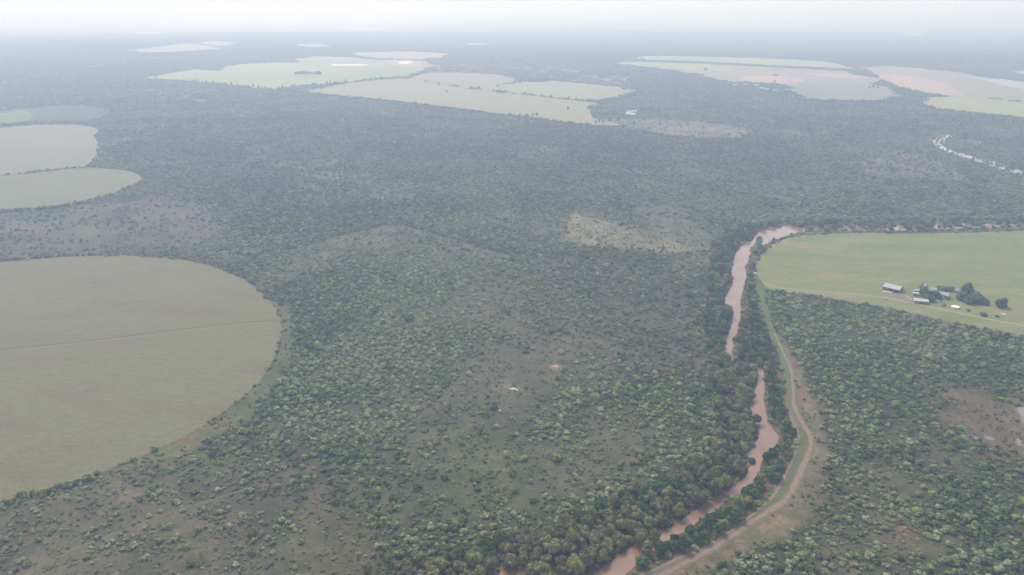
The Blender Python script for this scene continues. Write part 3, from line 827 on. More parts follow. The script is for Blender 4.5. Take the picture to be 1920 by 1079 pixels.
# ---- instancing: one stuff object whose points carry the plants
def points_object(name, W, idx, scl, meshes, label, cat, zs=None):
    src = bpy.data.collections.new(name + '_source')
    for i, me in enumerate(meshes):
        o = bpy.data.objects.new('%s_source_%03d' % (name, i), me)
        src.objects.link(o)
    me = bpy.data.meshes.new(name)
    n = len(W)
    me.vertices.add(n)
    co = np.zeros((n, 3), np.float32)
    co[:, :2] = W
    me.vertices.foreach_set('co', co.ravel())
    a = me.attributes.new('pick', 'INT', 'POINT')
    a.data.foreach_set('value', np.asarray(idx, np.int32))
    a = me.attributes.new('size', 'FLOAT_VECTOR', 'POINT')
    sv = np.stack([scl, scl, scl * (zs if zs is not None else 1.0)], 1).astype(np.float32)
    a.data.foreach_set('vector', sv.ravel())
    a = me.attributes.new('turn', 'FLOAT_VECTOR', 'POINT')
    tv = np.zeros((n, 3), np.float32)
    tv[:, 2] = rng.random(n) * 6.283
    a.data.foreach_set('vector', tv.ravel())
    o = link(name, me)
    tag(o, label, cat, kind='stuff')
    ng = bpy.data.node_groups.new(name, 'GeometryNodeTree')
    ng.interface.new_socket('Geometry', in_out='INPUT', socket_type='NodeSocketGeometry')
    ng.interface.new_socket('Geometry', in_out='OUTPUT', socket_type='NodeSocketGeometry')
    gi = ng.nodes.new('NodeGroupInput'); go = ng.nodes.new('NodeGroupOutput')
    ip = ng.nodes.new('GeometryNodeInstanceOnPoints')
    ci = ng.nodes.new('GeometryNodeCollectionInfo')
    ci.inputs['Collection'].default_value = src
    ci.inputs['Separate Children'].default_value = True
    ci.inputs['Reset Children'].default_value = True
    def named(nm, typ):
        q = ng.nodes.new('GeometryNodeInputNamedAttribute')
        q.data_type = typ
        q.inputs['Name'].default_value = nm
        return q.outputs['Attribute']
    ng.links.new(gi.outputs[0], ip.inputs['Points'])
    ng.links.new(ci.outputs[0], ip.inputs['Instance'])
    ip.inputs['Pick Instance'].default_value = True
    ng.links.new(named('pick', 'INT'), ip.inputs['Instance Index'])
    ng.links.new(named('turn', 'FLOAT_VECTOR'), ip.inputs['Rotation'])
    ng.links.new(named('size', 'FLOAT_VECTOR'), ip.inputs['Scale'])
    ng.links.new(ip.outputs[0], go.inputs[0])
    md = o.modifiers.new('plants', 'NODES')
    md.node_group = ng
    return o

used_labels = set()
def place_words(px, py):
    x = min(max(round(px / 19.2), 0), 100)
    y = min(max(round(py / 10.79), 0), 100)
    return '%d%% across, %d%% down photo' % (x, y)

def plant(name, crown, trunk, x, y, s, sz, rz, label, cat, group):
    e = empty(name, (x, y, 0), rz)
    e.scale = (s, s, s * sz)
    tag(e, label, cat, group)
    for nm, me in (('crown', crown), ('trunk', trunk)):
        o = bpy.data.objects.new(nm, me)
        C.objects.link(o)
        o.parent = e
    return e

# ---- near scrub
W, K, S = bushes(300, 1050, 4.0, 41, 1.35, 3.2)
rad = np.hypot(W[:, 0], W[:, 1])
P = pix(W)
frame = (P[:, 0] > 6) & (P[:, 0] < 1914) & (P[:, 1] < 1072)
order = np.argsort(-np.where(frame, S / rad, -1))
COLW = ['pale grey-green', 'mid green', 'dark green', 'greyish twiggy']
single = []
for i in order:
    if len(single) >= 300: break
    px, py = P[i]
    sz = 'large' if S[i] > 3.4 else ('medium' if S[i] > 2.6 else 'small')
    where = 'left of river' if px < 1150 else 'right of track'
    lab = '%s %s thorn bush %s, %s' % (sz, COLW[K[i]], where, place_words(px, py))
    if lab in used_labels: continue
    used_labels.add(lab)
    single.append((i, lab))
mask = np.ones(len(W), bool)
for n_, (i, lab) in enumerate(single):
    mask[i] = False
    cm = near_crowns[K[i] * 3 + n_ % 3][1]
    plant('thorn_bush', cm, near_trunks[n_ % 3], W[i, 0], W[i, 1], S[i], 0.9 + 0.3 * random.random(), random.random() * 6.28, lab, 'bush', 'thorn bushes of the savanna nearest the viewer')
Wn, Kn, Sn = W[mask], K[mask], S[mask]
# ---- middle distance
W2, K2, S2 = bushes(1050, 2300, 5.2, 38, 1.8, 4.0)
far_meshes = []
for k in range(4):
    for v in range(2):
        V, F = scrub_variant(k, False)
        far_meshes.append(mesh_of('bush_crown_far', V, F, KF[k]))
# ---- rows of denser trees along old fence lines and field rims
HEDGES = [(FENCE_LINE[2:], 7, 2.2, 3.8), ([(165,312),(200,315),(240,318),(266,330)], 5, 1.8, 3.0), ([(0,399),(90,392),(160,381),(215,365),(262,345)], 6, 2.4, 4.0),
          ([(-60,243),(0,237),(60,232),(140,231),(180,236)], 16, 3.5, 5.5), ([(350,485),(400,495),(445,512),(480,534)], 5, 2.4, 3.8), ([(0,489),(60,485),(130,479)], 4, 2.0, 3.0),
          ([(1140,116),(1215,115.5),(1300,118),(1400,123),(1500,128),(1590,133)], 14, 4.5, 7.0), ([(408,131),(425,123),(480,117.5),(560,115.5)], 14, 4, 7),
          ([(560,174),(620,180.5),(700,187.5),(780,196.5),(860,206.5),(920,214.5),(1000,223.5),(1060,232),(1105,237),(1200,248),(1290,262)], 12, 3.0, 5.0),
          ([(1600,141),(1640,146),(1660,157),(1690,172),(1720,183)], 26, 4.0, 6.5), ([(1640,147),(1660,165),(1700,175),(1780,184)], 18, 4.0, 6.5),
          ([(1100,192),(1130,192),(1170,186),(1195,176)], 22, 4, 6), ([(1000,153),(1035,150)], 14, 4, 6), ([(1735,200),(1760,207),(1820,214),(1880,220),(1920,225)], 12, 4, 6),
          ([(1105,212),(1125,215),(1150,214)], 16, 4, 6), ([(296,152),(350,154),(400,159),(450,164)], 9, 3.5, 5.5), ([(1488,176),(1502,188),(1540,190),(1600,192),(1655,192),(1690,184)], 10, 4, 6.5),
          ([(10,945),(130,912),(180,892)], 4, 1.8, 3.0),
          ([(1440,548),(1520,557),(1560,566),(1640,577),(1700,590)], 5, 2.0, 3.2), ([(1790,612),(1850,622),(1920,638)], 5, 2.0, 3.2)]
HW, HK, HS = [], [], []
for line, wd, a, b in HEDGES:
    l = smooth(ground(line), 6)
    L = np.linalg.norm(np.diff(l, axis=0), axis=1).sum()
    m_ = int(L * wd / (a + b) ** 2 * 2.2) + 4
    t = rng.random(m_) * (len(l) - 1)
    i0 = t.astype(int).clip(0, len(l) - 2)
    q = l[i0] + (l[i0 + 1] - l[i0]) * (t - i0)[:, None]
    q = q + (rng.random(q.shape) - 0.5) * wd
    q = q[keep_clear(q, 0)]
    HW.append(q); HK.append(rng.choice([1, 2, 2, 3, 1], len(q))); HS.append(a + (b - a) * rng.random(len(q)) ** 1.3)
HW, HK, HS = np.concatenate(HW), np.concatenate(HK), np.concatenate(HS)
# ---- low shrubs and tussocks between the bushes
WU = scatter(300, 1000, 2.7, 40)
WU = WU[keep_clear(WU, 0)]
dU, kU, _ = zone_eval(WU, 1, 30)
cu = fbm(WU, 12, 121, 3)
mU = rng.random(len(WU)) < np.clip(0.12 + dU * 0.42 + (cu - 0.5) * 2.2, 0.03, 0.9)
WU, kU = WU[mU], kU[mU]
KU = choose(kU + np.array([0, 1.5, 0, 3.0]), len(WU))
SU = 0.55 + 0.95 * rng.random(len(WU)) ** 1.5
# ---- far woodland in patches of many small crowns
def patch_mesh(size, count, wts):
    Vs, Fs, mi, n = [], [], [], 0
    for j in range(count):
        k = rr.choice(4, p=np.array(wts) / sum(wts))
        V, F = crown_arrays(rr, lobes=2, cards=12, card=0.22)
        s = 2.4 + 2.6 * rr.random() ** 1.5
        V = V * s
        V[:, :2] += (rr.random(2) - 0.5) * size
        Vs.append(V); Fs += [tuple(q + n for q in f) for f in F]; mi += [k] * len(F)
        n += len(V)
    me = bpy.data.meshes.new('woodland_patch')
    me.from_pydata(np.concatenate(Vs).tolist(), [], Fs)
    for m in KF: me.materials.append(m)
    me.polygons.foreach_set('material_index', np.array(mi, np.int32))
    me.update()
    return me
patches = [patch_mesh(32, 24, w) for w in ((3, 4, 4, 1), (2, 4, 5, 1), (3, 4, 2, 3), (2, 3, 3, 4), (1, 3, 6, 2))]
W3 = scatter(2300, 6200, 28, 37)
W3 = W3[keep_clear(W3, 6)]
d3, k3, _ = zone_eval(W3)
c3 = fbm(W3, 260, 91, 3)
m3 = rng.random(len(W3)) < np.clip(d3 * (1.25 - np.clip((c3 - 0.55) * 3, 0, 0.5)), 0, 1)
W3, d3, c3 = W3[m3], d3[m3], c3[m3]
i3 = np.where(d3 < 0.6, 3, rng.integers(0, 5, len(W3)))
allW = np.concatenate([Wn, W2, W3, HW, WU])
allI = np.concatenate([Kn * 3 + rng.integers(0, 3, len(Wn)), 12 + K2 * 2 + rng.integers(0, 2, len(W2)), 20 + i3, 12 + HK * 2, 12 + KU * 2 + rng.integers(0, 2, len(WU))])
allS = np.concatenate([Sn, S2, 0.85 + 0.3 * rng.random(len(W3)), HS, SU])
allZ = np.concatenate([0.85 + 0.4 * rng.random(len(Wn)), 0.85 + 0.4 * rng.random(len(W2)), 1.0 + 0.3 * rng.random(len(W3)), 1.0 + 0.5 * rng.random(len(HW)), 0.7 + 0.4 * rng.random(len(WU))])
points_object('savanna_bushland', allW, allI, allS, [m for _, m in near_crowns] + far_meshes + patches,
              'green thorn bushland covering the plain between the fields and out to the hazy distance', 'bushland', allZ)
print('bush counts', len(Wn), len(W2), len(W3), len(HW), len(WU))

# ---- riverside trees
W = scatter(300, 1500, 6.2, 42)
P = pix(W)
inw = inside(RIVER_WOOD, P)
W, P = W[inw], P[inw]
ok = np.ones(len(W), bool)
ok &= ~(inside(ground(RIVER), W) & ~((P[:, 0] > 1512) & (rng.random(len(W)) < 0.55)))
for g in (ground(LEVEE), ground(GREEN_STRIP), ground(F_FARM), ground(OXBOW)):
    ok &= ~inside(g, W)
dr = dist_line(ground(RIVER_MID), W)
lv = dist_line(ground(LEVEE + LEVEE[:1]), W)
lv2 = dist_line(ground(GREEN_STRIP + GREEN_STRIP[:1]), W)
ff = dist_line(ground(F_FARM + F_FARM[:1]), W)
redge = dist_line(ground(RIVER + RIVER[:1]), W)
ok &= (lv > 2.0) & (lv2 > 4.5) & (ff > 4) & ((P[:, 0] > 1512) | (redge > np.where(P[:, 1] < 660, 3.8, 2.2)))
ok &= rng.random(len(W)) < np.clip(1.15 - np.clip(dr - 25, 0, 200) / 130, 0.35, 1.0)
far_thin = (P[:, 1] < 440)
ok &= ~(far_thin & (rng.random(len(W)) < 0.45))
W, P, dr, lv = W[ok], P[ok], dr[ok], lv[ok]
n = len(W)
tone = fbm(W, 45, 101, 2)
left = np.zeros(n, bool)
rm = ground(RIVER_MID)
lefts = inside(np.concatenate([ground(RIVER_L)[:45], ground([(1430,380),(700,380),(300,1180)])]), W)
u = rng.random(n)
kind = np.where(lefts, np.where(u < 0.45, 2, np.where(u < 0.72, 0, 1)), np.where(u < 0.66, 1, np.where(u < 0.86, 2, 0)))
kind = np.where((tone > 0.56) & lefts, np.where(u < 0.6, 0, 2), kind)
kind = np.where((P[:, 1] < 660) & (u < 0.55), 1, kind)
kind = np.where(~lefts & (P[:, 1] > 700) & (u < 0.85), 1, kind)
S = 3.0 + 2.2 * rng.random(n) ** 1.3
S = np.where(lefts, S, S * 0.80)
S = np.where(~lefts & (P[:, 1] > 850), S * 1.0, S)
S = np.where(dr > 60, S * 0.75, S)
rad = np.hypot(W[:, 0], W[:, 1])
order = np.argsort(-np.where((P[:, 0] > 5) & (P[:, 0] < 1915) & (P[:, 1] < 1078), S / rad, -1))
RC = ['yellow-olive', 'dark green', 'grey-olive']
mask = np.ones(n, bool)
cnt = 0
for i in order:
    if cnt >= 300: break
    px, py = P[i]
    if not (0 < px < 1920 and py < 1079): continue
    lab = '%s %s tree on %s river bank, %s' % ('broad' if S[i] > 4.2 else 'slim', RC[kind[i]], 'left' if lefts[i] else 'right', place_words(px, py))
    if lab in used_labels: continue
    used_labels.add(lab)
    mask[i] = False
    plant('riverside_tree', river_crowns[kind[i] * 3 + cnt % 3][1], river_trunks[cnt % 3], W[i, 0], W[i, 1], S[i], 0.95 + 0.5 * random.random(), random.random() * 6.28,
          lab, 'tree', 'trees along the river banks')
    cnt += 1
points_object('riverside_wood', W[mask], kind[mask] * 3 + rng.integers(0, 3, mask.sum()), S[mask], [m for _, m in river_crowns],
              'band of taller trees lining the muddy river farther along its banks', 'woodland', 0.95 + 0.5 * rng.random(mask.sum()))
print('river trees', n)

# ---- far trees standing singly on the field edges
V, F = crown_arrays(rr, lobes=9, cards=160, card=0.16, hfrac=2.3, flat=1.1, lift=0.5, spread=0.42, lr=(0.34, 0.52))
far_crown_a = mesh_of('far_tree_crown', V, F, L_far)
V, F = crown_arrays(rr, lobes=8, cards=160, card=0.16, hfrac=1.2, flat=0.9, lift=0.25, spread=0.6, lr=(0.32, 0.5))
far_crown_b = mesh_of('far_tree_crown', V, F, L_far)
V, F = trunk_arrays(rr, 1.2, 0.08, 3, 0.25, 5)
far_trunk = mesh_of('far_tree_trunk', V, F, M_bark)
FT = [(292,149),(367,152),(386,155),(401,157),(415,158),(434,160),(445,161),(465,163),(475,164),(485,166),(496,168),(522,168),(530,167),(537,166),(547,165),(552,164),(557,164),(567,163),(572,163),(580,162),(587,161),(592,160),(602,160),(613,158),(619,157),(627,157),(648,156),(669,155),(695,151),(703,150),(714,149),(717,149),(725,149),(777,143),(784,142),
      (798,156),(823,161),(855,164),(882,167),(897,168),(900,168),(838,175),(780,198),(792,200),(797,200),(801,201),(844,207),(898,213),(925,172),(933,163),(936,174),(942,175),(963,177),(980,179),(985,179),(990,179),(1016,183),(1032,184),(1059,187),(1066,188),(1080,189),(1087,190),(976,156),(1065,208),
      (907,212),(956,220),(975,221),(982,221),(987,220),(989,220),(992,220),(999,219),(1006,219),(1100,235),(1117,233),(1123,231),(1131,230),(1143,229),(1158,229),(1160,241),(1168,240),(1188,236),(1237,235),
      (556,140),(561,140),(567,140),(573,140),(579,140),(585,140),(592,140),(597,141),
      (984,154),(992,154),(1000,154),(1008,153),(1016,152),(1024,152),
      (1847,220),(1862,222),(1861,229),(1893,220),(1880,230),(1900,231),(1325,132),(1322,132),(1452,157),(1630,166),(1637,166),(1645,167),(1452,143),(1456,143)]
TALL = {(985,3)}
for j, (px, py) in enumerate(FT):
    x, y = gp(px, py)
    tall = (j % 3 != 1) and py > 145
    s = (2.9 + 1.3 * random.random()) * (1.0 if py > 145 else 1.5)
    if 555 <= px <= 600 and py < 145: s *= 1.5; tall = False
    where = ('in the far green field' if 555 <= px <= 600 and py < 145 else 'on the edge of the far green field' if px < 730 else 'on the line between the far tan fields' if py < 200 and px < 1100 else
             'where the far tan field meets the bush' if px < 1300 else 'by the far right fields')
    lab = '%s dark tree %s, %s' % ('tall' if tall else 'round', where, place_words(px, py))
    plant('field_edge_tree', far_crown_a if tall else far_crown_b, far_trunk, x, y, s, 0.95 + 0.25 * random.random(), random.random() * 6.28, lab, 'tree', 'single trees on the far field edges')

# ------------------------------------------------------------------ farmstead
V, F = [], []
farm_crowns = []
for k in range(3):
    for v in range(2):
        V, F = crown_arrays(rr, lobes=16, cards=900, card=0.085, hfrac=1.25, flat=0.95, lift=0.10, spread=0.60, lr=(0.28, 0.46))
        farm_crowns.append(mesh_of('tree_crown', V, F, RM[k]))

class MB:
    def __init__(s): s.v, s.f = [], []
    def box(s, x0, x1, y0, y1, z0, z1):
        n = len(s.v)
        s.v += [(x0,y0,z0),(x1,y0,z0),(x1,y1,z0),(x0,y1,z0),(x0,y0,z1),(x1,y0,z1),(x1,y1,z1),(x0,y1,z1)]
        s.f += [(n,n+3,n+2,n+1),(n+4,n+5,n+6,n+7),(n,n+1,n+5,n+4),(n+1,n+2,n+6,n+5),(n+2,n+3,n+7,n+6),(n+3,n,n+4,n+7)]
        return s
    def poly(s, vs, fs):
        n = len(s.v)
        s.v += list(vs); s.f += [tuple(i + n for i in f) for f in fs]
        return s
    def gable(s, L, Wd, z0, rise, over=0.5, th=0.12):
        """pitched roof slab, ridge along x"""
        x0, x1 = -L/2 - over, L/2 + over
        y0, y1 = -Wd/2 - over, Wd/2 + over
        zb = z0 - rise * over / (Wd / 2)
        zr = z0 + rise
        v = [(x0,y0,zb),(x1,y0,zb),(x1,0,zr),(x0,0,zr),(x1,y1,zb),(x0,y1,zb)]
        n = len(s.v)
        s.v += v + [(a,b,c+th) for a,b,c in v]
        s.f += [(n+6,n+7,n+8,n+9),(n+9,n+8,n+10,n+11),(n,n+3,n+2,n+1),(n+3,n+5,n+4,n+2),(n,n+1,n+7,n+6),(n+4,n+5,n+11,n+10),
                (n+1,n+2,n+8,n+7),(n+2,n+4,n+10,n+8),(n,n+6,n+9,n+3),(n+3,n+9,n+11,n+5)]
        return s
    def walls(s, L, Wd, h, rise=0.0):
        """four walls with gable ends"""
        x, y = L/2, Wd/2
        s.poly([(-x,-y,-0.05),(x,-y,-0.05),(x,y,-0.05),(-x,y,-0.05),(-x,-y,h),(x,-y,h),(x,y,h),(-x,y,h),(-x,0,h+rise-0.01),(x,0,h+rise-0.01)],
               [(0,1,5,4),(2,3,7,6),(1,2,6,9,5),(3,0,4,8,7)])
        return s
    def cyl(s, x, y, z0, z1, r0, r1=None, n=20, cap=True):
        r1 = r0 if r1 is None else r1
        k = len(s.v)
        for z, r in ((z0, r0), (z1, r1)):
            for i in range(n):
                t = 2*math.pi*i/n
                s.v.append((x + r*math.cos(t), y + r*math.sin(t), z))
        for i in range(n):
            s.f.append((k+i, k+(i+1)%n, k+n+(i+1)%n, k+n+i))
        if cap:
            s.f.append(tuple(k+n+i for i in range(n)))
            s.f.append(tuple(k+n-1-i for i in range(n)))
        return s
    def build(s, name, m, parent=None):
        me = bpy.data.meshes.new(name)
        me.from_pydata(s.v, [], s.f)
        me.materials.append(m)
        me.update()
        return link(name, me, parent)

B_brick = plain('red_brick', (0.34, 0.17, 0.14), 0.9, 0.1, 0.2, 1.5)
B_pink = plain('pink_plaster', (0.46, 0.30, 0.26), 0.9, 0.1, 0.12, 1.0)
B_white = plain('whitewash', (0.75, 0.73, 0.70), 0.85, 0.2, 0.08, 1.0)
def roof_material(name, c, step=0.8):
    m, t, b = mat(name, 0.45, 0.4)
    b.inputs['Metallic'].default_value = 0.0
    tc = t.nodes.new('ShaderNodeTexCoord')
    w = t.nodes.new('ShaderNodeTexWave')
    w.bands_direction = 'X'
    w.inputs['Scale'].default_value = step
    w.inputs['Distortion'].default_value = 0.4
    t.links.new(tc.outputs['Object'], w.inputs['Vector'])
    a = ramp(t, w.outputs[0], [(0.2, tuple(v * 0.9 for v in c)), (0.8, c)])
    n = noise_node(t, 0.5, 4, 0.7)
    a2 = ramp(t, n.outputs[0], [(0.35, (0.80, 0.78, 0.74)), (0.6, (1, 1, 1))])
    t.links.new(mix(t, a.outputs[0], a2.outputs[0], 0.8, 'MULTIPLY'), b.inputs['Base Color'])
    return m
R_grey = roof_material('grey_iron_roof', (0.50, 0.50, 0.53))
R_white = roof_material('white_iron_roof', (0.68, 0.68, 0.71))
R_green = roof_material('pale_green_roof', (0.44, 0.52, 0.44))
R_pink = roof_material('pinkish_roof', (0.62, 0.55, 0.58))
B_dark = plain('dark_opening', (0.04, 0.04, 0.045), 0.5, 0.4, 0.1)
B_wood = plain('brown_door', (0.14, 0.09, 0.06), 0.7, 0.2, 0.2)
B_conc = plain('pale_concrete', (0.62, 0.59, 0.53), 0.9, 0.1, 0.1)

def building(name, px, py, rz, L, Wd, h, rise, wall, roof, label, cat, front='windows', over=0.5, group=None):
    x, y = gp(px, py)
    e = empty(name, (x, y, 0), rz)
    tag(e, label, cat, group)
    MB().walls(L, Wd, h, rise).build('wall', wall, e)
    MB().gable(L, Wd, h, rise, over).build('roof', roof, e)
    yf = -Wd/2
    if front == 'open':
        k = max(2, int(L // 4))
        for i in range(k):
            if i < k / 2 - 0.5: continue
            cx = -L/2 + L*(i+0.5)/k
            MB().box(cx - L/k*0.40, cx + L/k*0.40, yf - 0.03, yf + 0.05, 0.02, h*0.82).build('bay_opening', B_dark, e)
    elif front == 'windows':
        d = MB().box(-0.5, 0.5, yf - 0.04, yf + 0.05, 0.02, 2.1).build('door', B_wood, e)
        for cx in (-L*0.32, L*0.30):
            w = MB().box(cx - 0.65, cx + 0.65, yf - 0.04, yf + 0.05, 0.95, 2.0).build('window', B_dark, e)
            MB().box(cx - 0.8, cx + 0.8, yf - 0.12, yf - 0.045, 0.83, 0.94).build('sill', B_conc, w)
    elif front == 'door':
        MB().box(-0.45, 0.45, yf - 0.04, yf + 0.05, 0.02, min(2.0, h*0.9)).build('door', B_wood, e)
    return e

building('farm_shed', 1674, 543.5, R(-44), 15.5, 12, 3.2, 1.9, B_brick, R_grey, 'large brick shed with grey iron roof, alone left of the farm trees', 'shed', 'open')
building('farmhouse', 1725, 568, R(-16), 12.5, 6.0, 2.9, 1.2, B_brick, R_white, 'long brick house with bright white roof beside the dirt road', 'house')
building('outbuilding', 1716, 553.5, R(-12), 5.2, 3.6, 2.3, 0.5, B_pink, R_white, 'small white-roofed outbuilding just behind the long brick house', 'shed', 'door', 0.25)
building('outbuilding', 1717.5, 548, R(-10), 5.0, 3.2, 2.1, 0.5, B_brick, R_pink, 'small pinkish-roofed outbuilding farthest left behind the long brick house', 'shed', 'door', 0.25)
building('cottage', 1766, 556, R(-32), 10.5, 7.0, 2.9, 1.8, B_white, R_green, 'pale green-roofed cottage between the farm trees', 'house')
building('cottage', 1748, 547, R(-10), 6.5, 5.0, 2.7, 1.4, B_white, R_green, 'small green-roofed cottage half hidden behind the dark farm trees', 'house', 'door')
building('hut', 1793, 548, R(20), 6.0, 5.0, 2.4, 1.5, B_pink, R_pink, 'pinkish-grey roofed hut left of the tallest farm tree', 'hut', 'door')
building('pump_house', 1416, 516, R(10), 3.0, 2.2, 2.2, 0.3, B_white, R_white, 'tiny white pump house at the river trees by the field corner', 'hut', 'door', 0.2)
# low yard walls
x, y = gp(1712, 566)
e = MB().box(-0.15, 0.15, -6.0, 5.0, -0.05, 1.7).box(0.152, 4.0, -6.0, -5.75, -0.05, 1.7).build('yard_wall', B_pink)
e.location = (x, y, 0); e.rotation_euler = (0, 0, R(-14)); tag(e, 'pink plastered yard wall at the left end of the long brick house', 'wall')
x, y = gp(1663, 549)
e = MB().box(-4.2, 4.2, -1.2, 1.2, -0.05, 0.9).build('loading_ramp', B_conc)
e.location = (x, y, 0); e.rotation_euler = (0, 0, R(-22)); tag(e, 'low pale concrete loading ramp in front of the large shed', 'ramp')
# water tank on its stand
x, y = gp(1732, 549)
e = empty('water_tank', (x, y, 0)); tag(e, 'white water tank on a tall stand among the dark farm trees', 'water tank')
for sx in (-0.8, 0.8):
    for sy in (-0.8, 0.8):
        MB().box(sx-0.08, sx+0.08, sy-0.08, sy+0.08, -0.05, 7.0).build('leg', B_conc, e)
MB().box(-1.1, 1.1, -1.1, 1.1, 7.0, 7.15).build('platform', B_conc, e)
MB().cyl(0, 0, 7.15, 9.0, 1.0).cyl(0, 0, 9.0, 9.35, 1.0, 0.25).build('tank', B_white, e)
# farm reservoir: a round concrete wall with water inside
def ring(r0, r1, z0, z1, m, name, parent, n=32):
    v, f = [], []
    for (r, z) in ((r1, z0), (r1, z1), (r0, z1), (r0, z0)):
        for i in range(n):
            t = 2*math.pi*i/n
            v.append((r*math.cos(t), r*math.sin(t), z))
    for k in range(3):
        for i in range(n):
            f.append((k*n+i, k*n+(i+1)%n, (k+1)*n+(i+1)%n, (k+1)*n+i))
    return MB().poly(v, f).build(name, m, parent)
x, y = gp(1791, 577.5)
e = empty('farm_reservoir', (x, y, 0)); tag(e, 'round white farm reservoir standing on the grass right of the cottages', 'reservoir')
ring(3.45, 3.75, -0.05, 1.5, B_white, 'wall', e)
MB().cyl(0, 0, 0.1, 1.3, 3.44, n=32).build('cover', plain('white_cover', (0.82, 0.82, 0.80), 0.5), e)
x, y = gp(1882, 590)
e = empty('cattle_trough', (x, y, 0)); tag(e, 'flat round pale cattle trough on the grass farthest right of the farm', 'trough')
ring(2.0, 2.25, -0.05, 0.6, B_conc, 'wall', e)
MB().cyl(0, 0, 0.05, 0.45, 1.99, n=24).build('water', plain('trough_water', (0.5, 0.48, 0.42), 0.2, 0.5), e)

def car(px, py, rz, label):
    x, y = gp(px, py)
    e = empty('parked_car', (x, y, 0), rz)
    tag(e, label, 'car')
    prof = [(-2.2,0.35),(-2.2,0.95),(-0.5,1.0),(-0.2,1.5),(1.0,1.5),(1.3,1.0),(2.2,0.85),(2.25,0.35)]
    n = len(prof)
    v = [(a, -0.85, b) for a, b in prof] + [(a, 0.85, b) for a, b in prof]
    f = [tuple(range(n)), tuple(range(2*n-1, n-1, -1))] + [((i+1) % n, i, n+i, n+(i+1) % n) for i in range(n)]
    MB().poly(v, f).build('body', plain('white_paint', (0.8, 0.8, 0.8), 0.3, 0.5, 0.02), e)
    MB().poly([(1.02,-0.75,1.47),(1.02,0.75,1.47),(1.33,0.75,1.04),(1.33,-0.75,1.04)], [(0,1,2,3)]).build('windscreen', B_dark, e)
    for sx in (-1.4, 1.4):
        for sy in (-0.85, 0.85):
            w = MB().cyl(0, 0, -0.1, 0.1, 0.34, n=14).build('wheel', B_dark, e)
            w.rotation_euler = (R(90), 0, 0); w.location = (sx, sy, 0.34)
car(1756, 565.5, R(-55), 'white pickup car parked on the grass between long brick house and cottage')

# farm trees
def farm_tree(px, py, s, kind, sz, label):
    x, y = gp(px, py)
    k = {'dark': 1, 'grey': 2, 'olive': 0}[kind]
    plant('farm_tree', farm_crowns[k*2 + random.randint(0, 1)], river_trunks[random.randint(0, 2)], x, y, s, sz * 1.1, random.random()*6.28, label, 'tree', 'trees round the farmhouse')
farm_tree(1814, 549, 6.8, 'dark', 1.0, 'tallest dark green tree of the farm, behind the right-hand clump')
farm_tree(1803, 562, 5.6, 'dark', 0.8, 'dark tree at the left end of the right-hand farm clump')
farm_tree(1818, 569, 6.4, 'dark', 0.8, 'dark tree at the front of the right-hand farm clump')
farm_tree(1832, 566, 7.2, 'dark', 0.9, 'broadest dark tree in the middle of the right-hand farm clump')
farm_tree(1845, 570, 5.0, 'dark', 0.8, 'dark tree at the right end of the right-hand farm clump')
farm_tree(1804, 553, 4.6, 'grey', 0.8, 'grey-green tree just right of the pinkish hut')
farm_tree(1878, 576, 6.2, 'dark', 0.95, 'lone round dark tree on the grass right of the farm')
farm_tree(1729, 542, 4.4, 'grey', 1.0, 'grey-green tree farthest back at the left of the farm')
farm_tree(1735, 555, 6.2, 'dark', 0.9, 'dark tree behind the right end of the long brick house')
farm_tree(1742, 564, 5.6, 'dark', 0.85, 'dark tree touching the right end of the long brick house')
farm_tree(1753, 559, 6.3, 'dark', 0.85, 'dark tree left of the green-roofed cottage')
farm_tree(1762, 546, 4.8, 'grey', 0.85, 'greyish tree behind the green-roofed cottage')
farm_tree(1773, 545, 4.2, 'grey', 0.8, 'greyish tree behind the cottages, second from the hut')
farm_tree(1783, 545, 4.2, 'grey', 0.8, 'greyish tree immediately left of the pinkish hut')
def farm_bush(px, py, s, k, label):
    x, y = gp(px, py)
    plant('farm_bush', near_crowns[k*3][1], near_trunks[0], x, y, s, 1.0, random.random()*6, label, 'bush', 'bushes on the farm grass')
farm_bush(1816, 583, 2.3, 2, 'small dark bush right of the round white reservoir')
farm_bush(1843, 592, 3.7, 2, 'larger dark bush beside the dirt road right of the reservoir')
farm_bush(1871, 595, 2.4, 3, 'thin greyish bush left of the round cattle trough')
farm_bush(1770, 574, 2.9, 1, 'low green bush between the parked car and the reservoir')
farm_bush(1776, 562, 2.6, 2, 'dark low bush in front of the green-roofed cottage')
farm_bush(1662, 563, 1.0, 2, 'tiny bush on the verge below the large shed')
farm_bush(1780, 563, 1.8, 1, 'small green bush at the right corner of the green-roofed cottage')

def bank_tree(px, py, s, mesh, sz, label):
    x, y = gp(px, py)
    plant('riverside_tree', mesh, river_trunks[0], x, y, s, sz, 1.3, label, 'tree', 'trees along the river banks')
bank_tree(1417, 795, 3.4, river_crowns[7][1], 1.4, 'sparse grey-green tree standing in the river from the left bank, halfway down its lower reach')
bank_tree(1203, 1022, 4.6, river_crowns[0][1], 1.3, 'olive tree leaning over the lowest reach of the river, left of two')
bank_tree(1226, 1014, 3.6, river_crowns[1][1], 1.3, 'olive tree hiding the water where the lowest reach narrows')
bank_tree(1212, 1040, 4.0, river_crowns[6][1], 1.2, 'grey-olive tree between the lowest river reach and the track')
bank_tree(1238, 1036, 3.6, river_crowns[3][1], 1.1, 'dark green tree between the lowest river reach and the track')
bank_tree(1409, 867, 2.7, farm_crowns[3], 1.0, 'lone round green bushy tree at the water on the left bank below the wide pool')

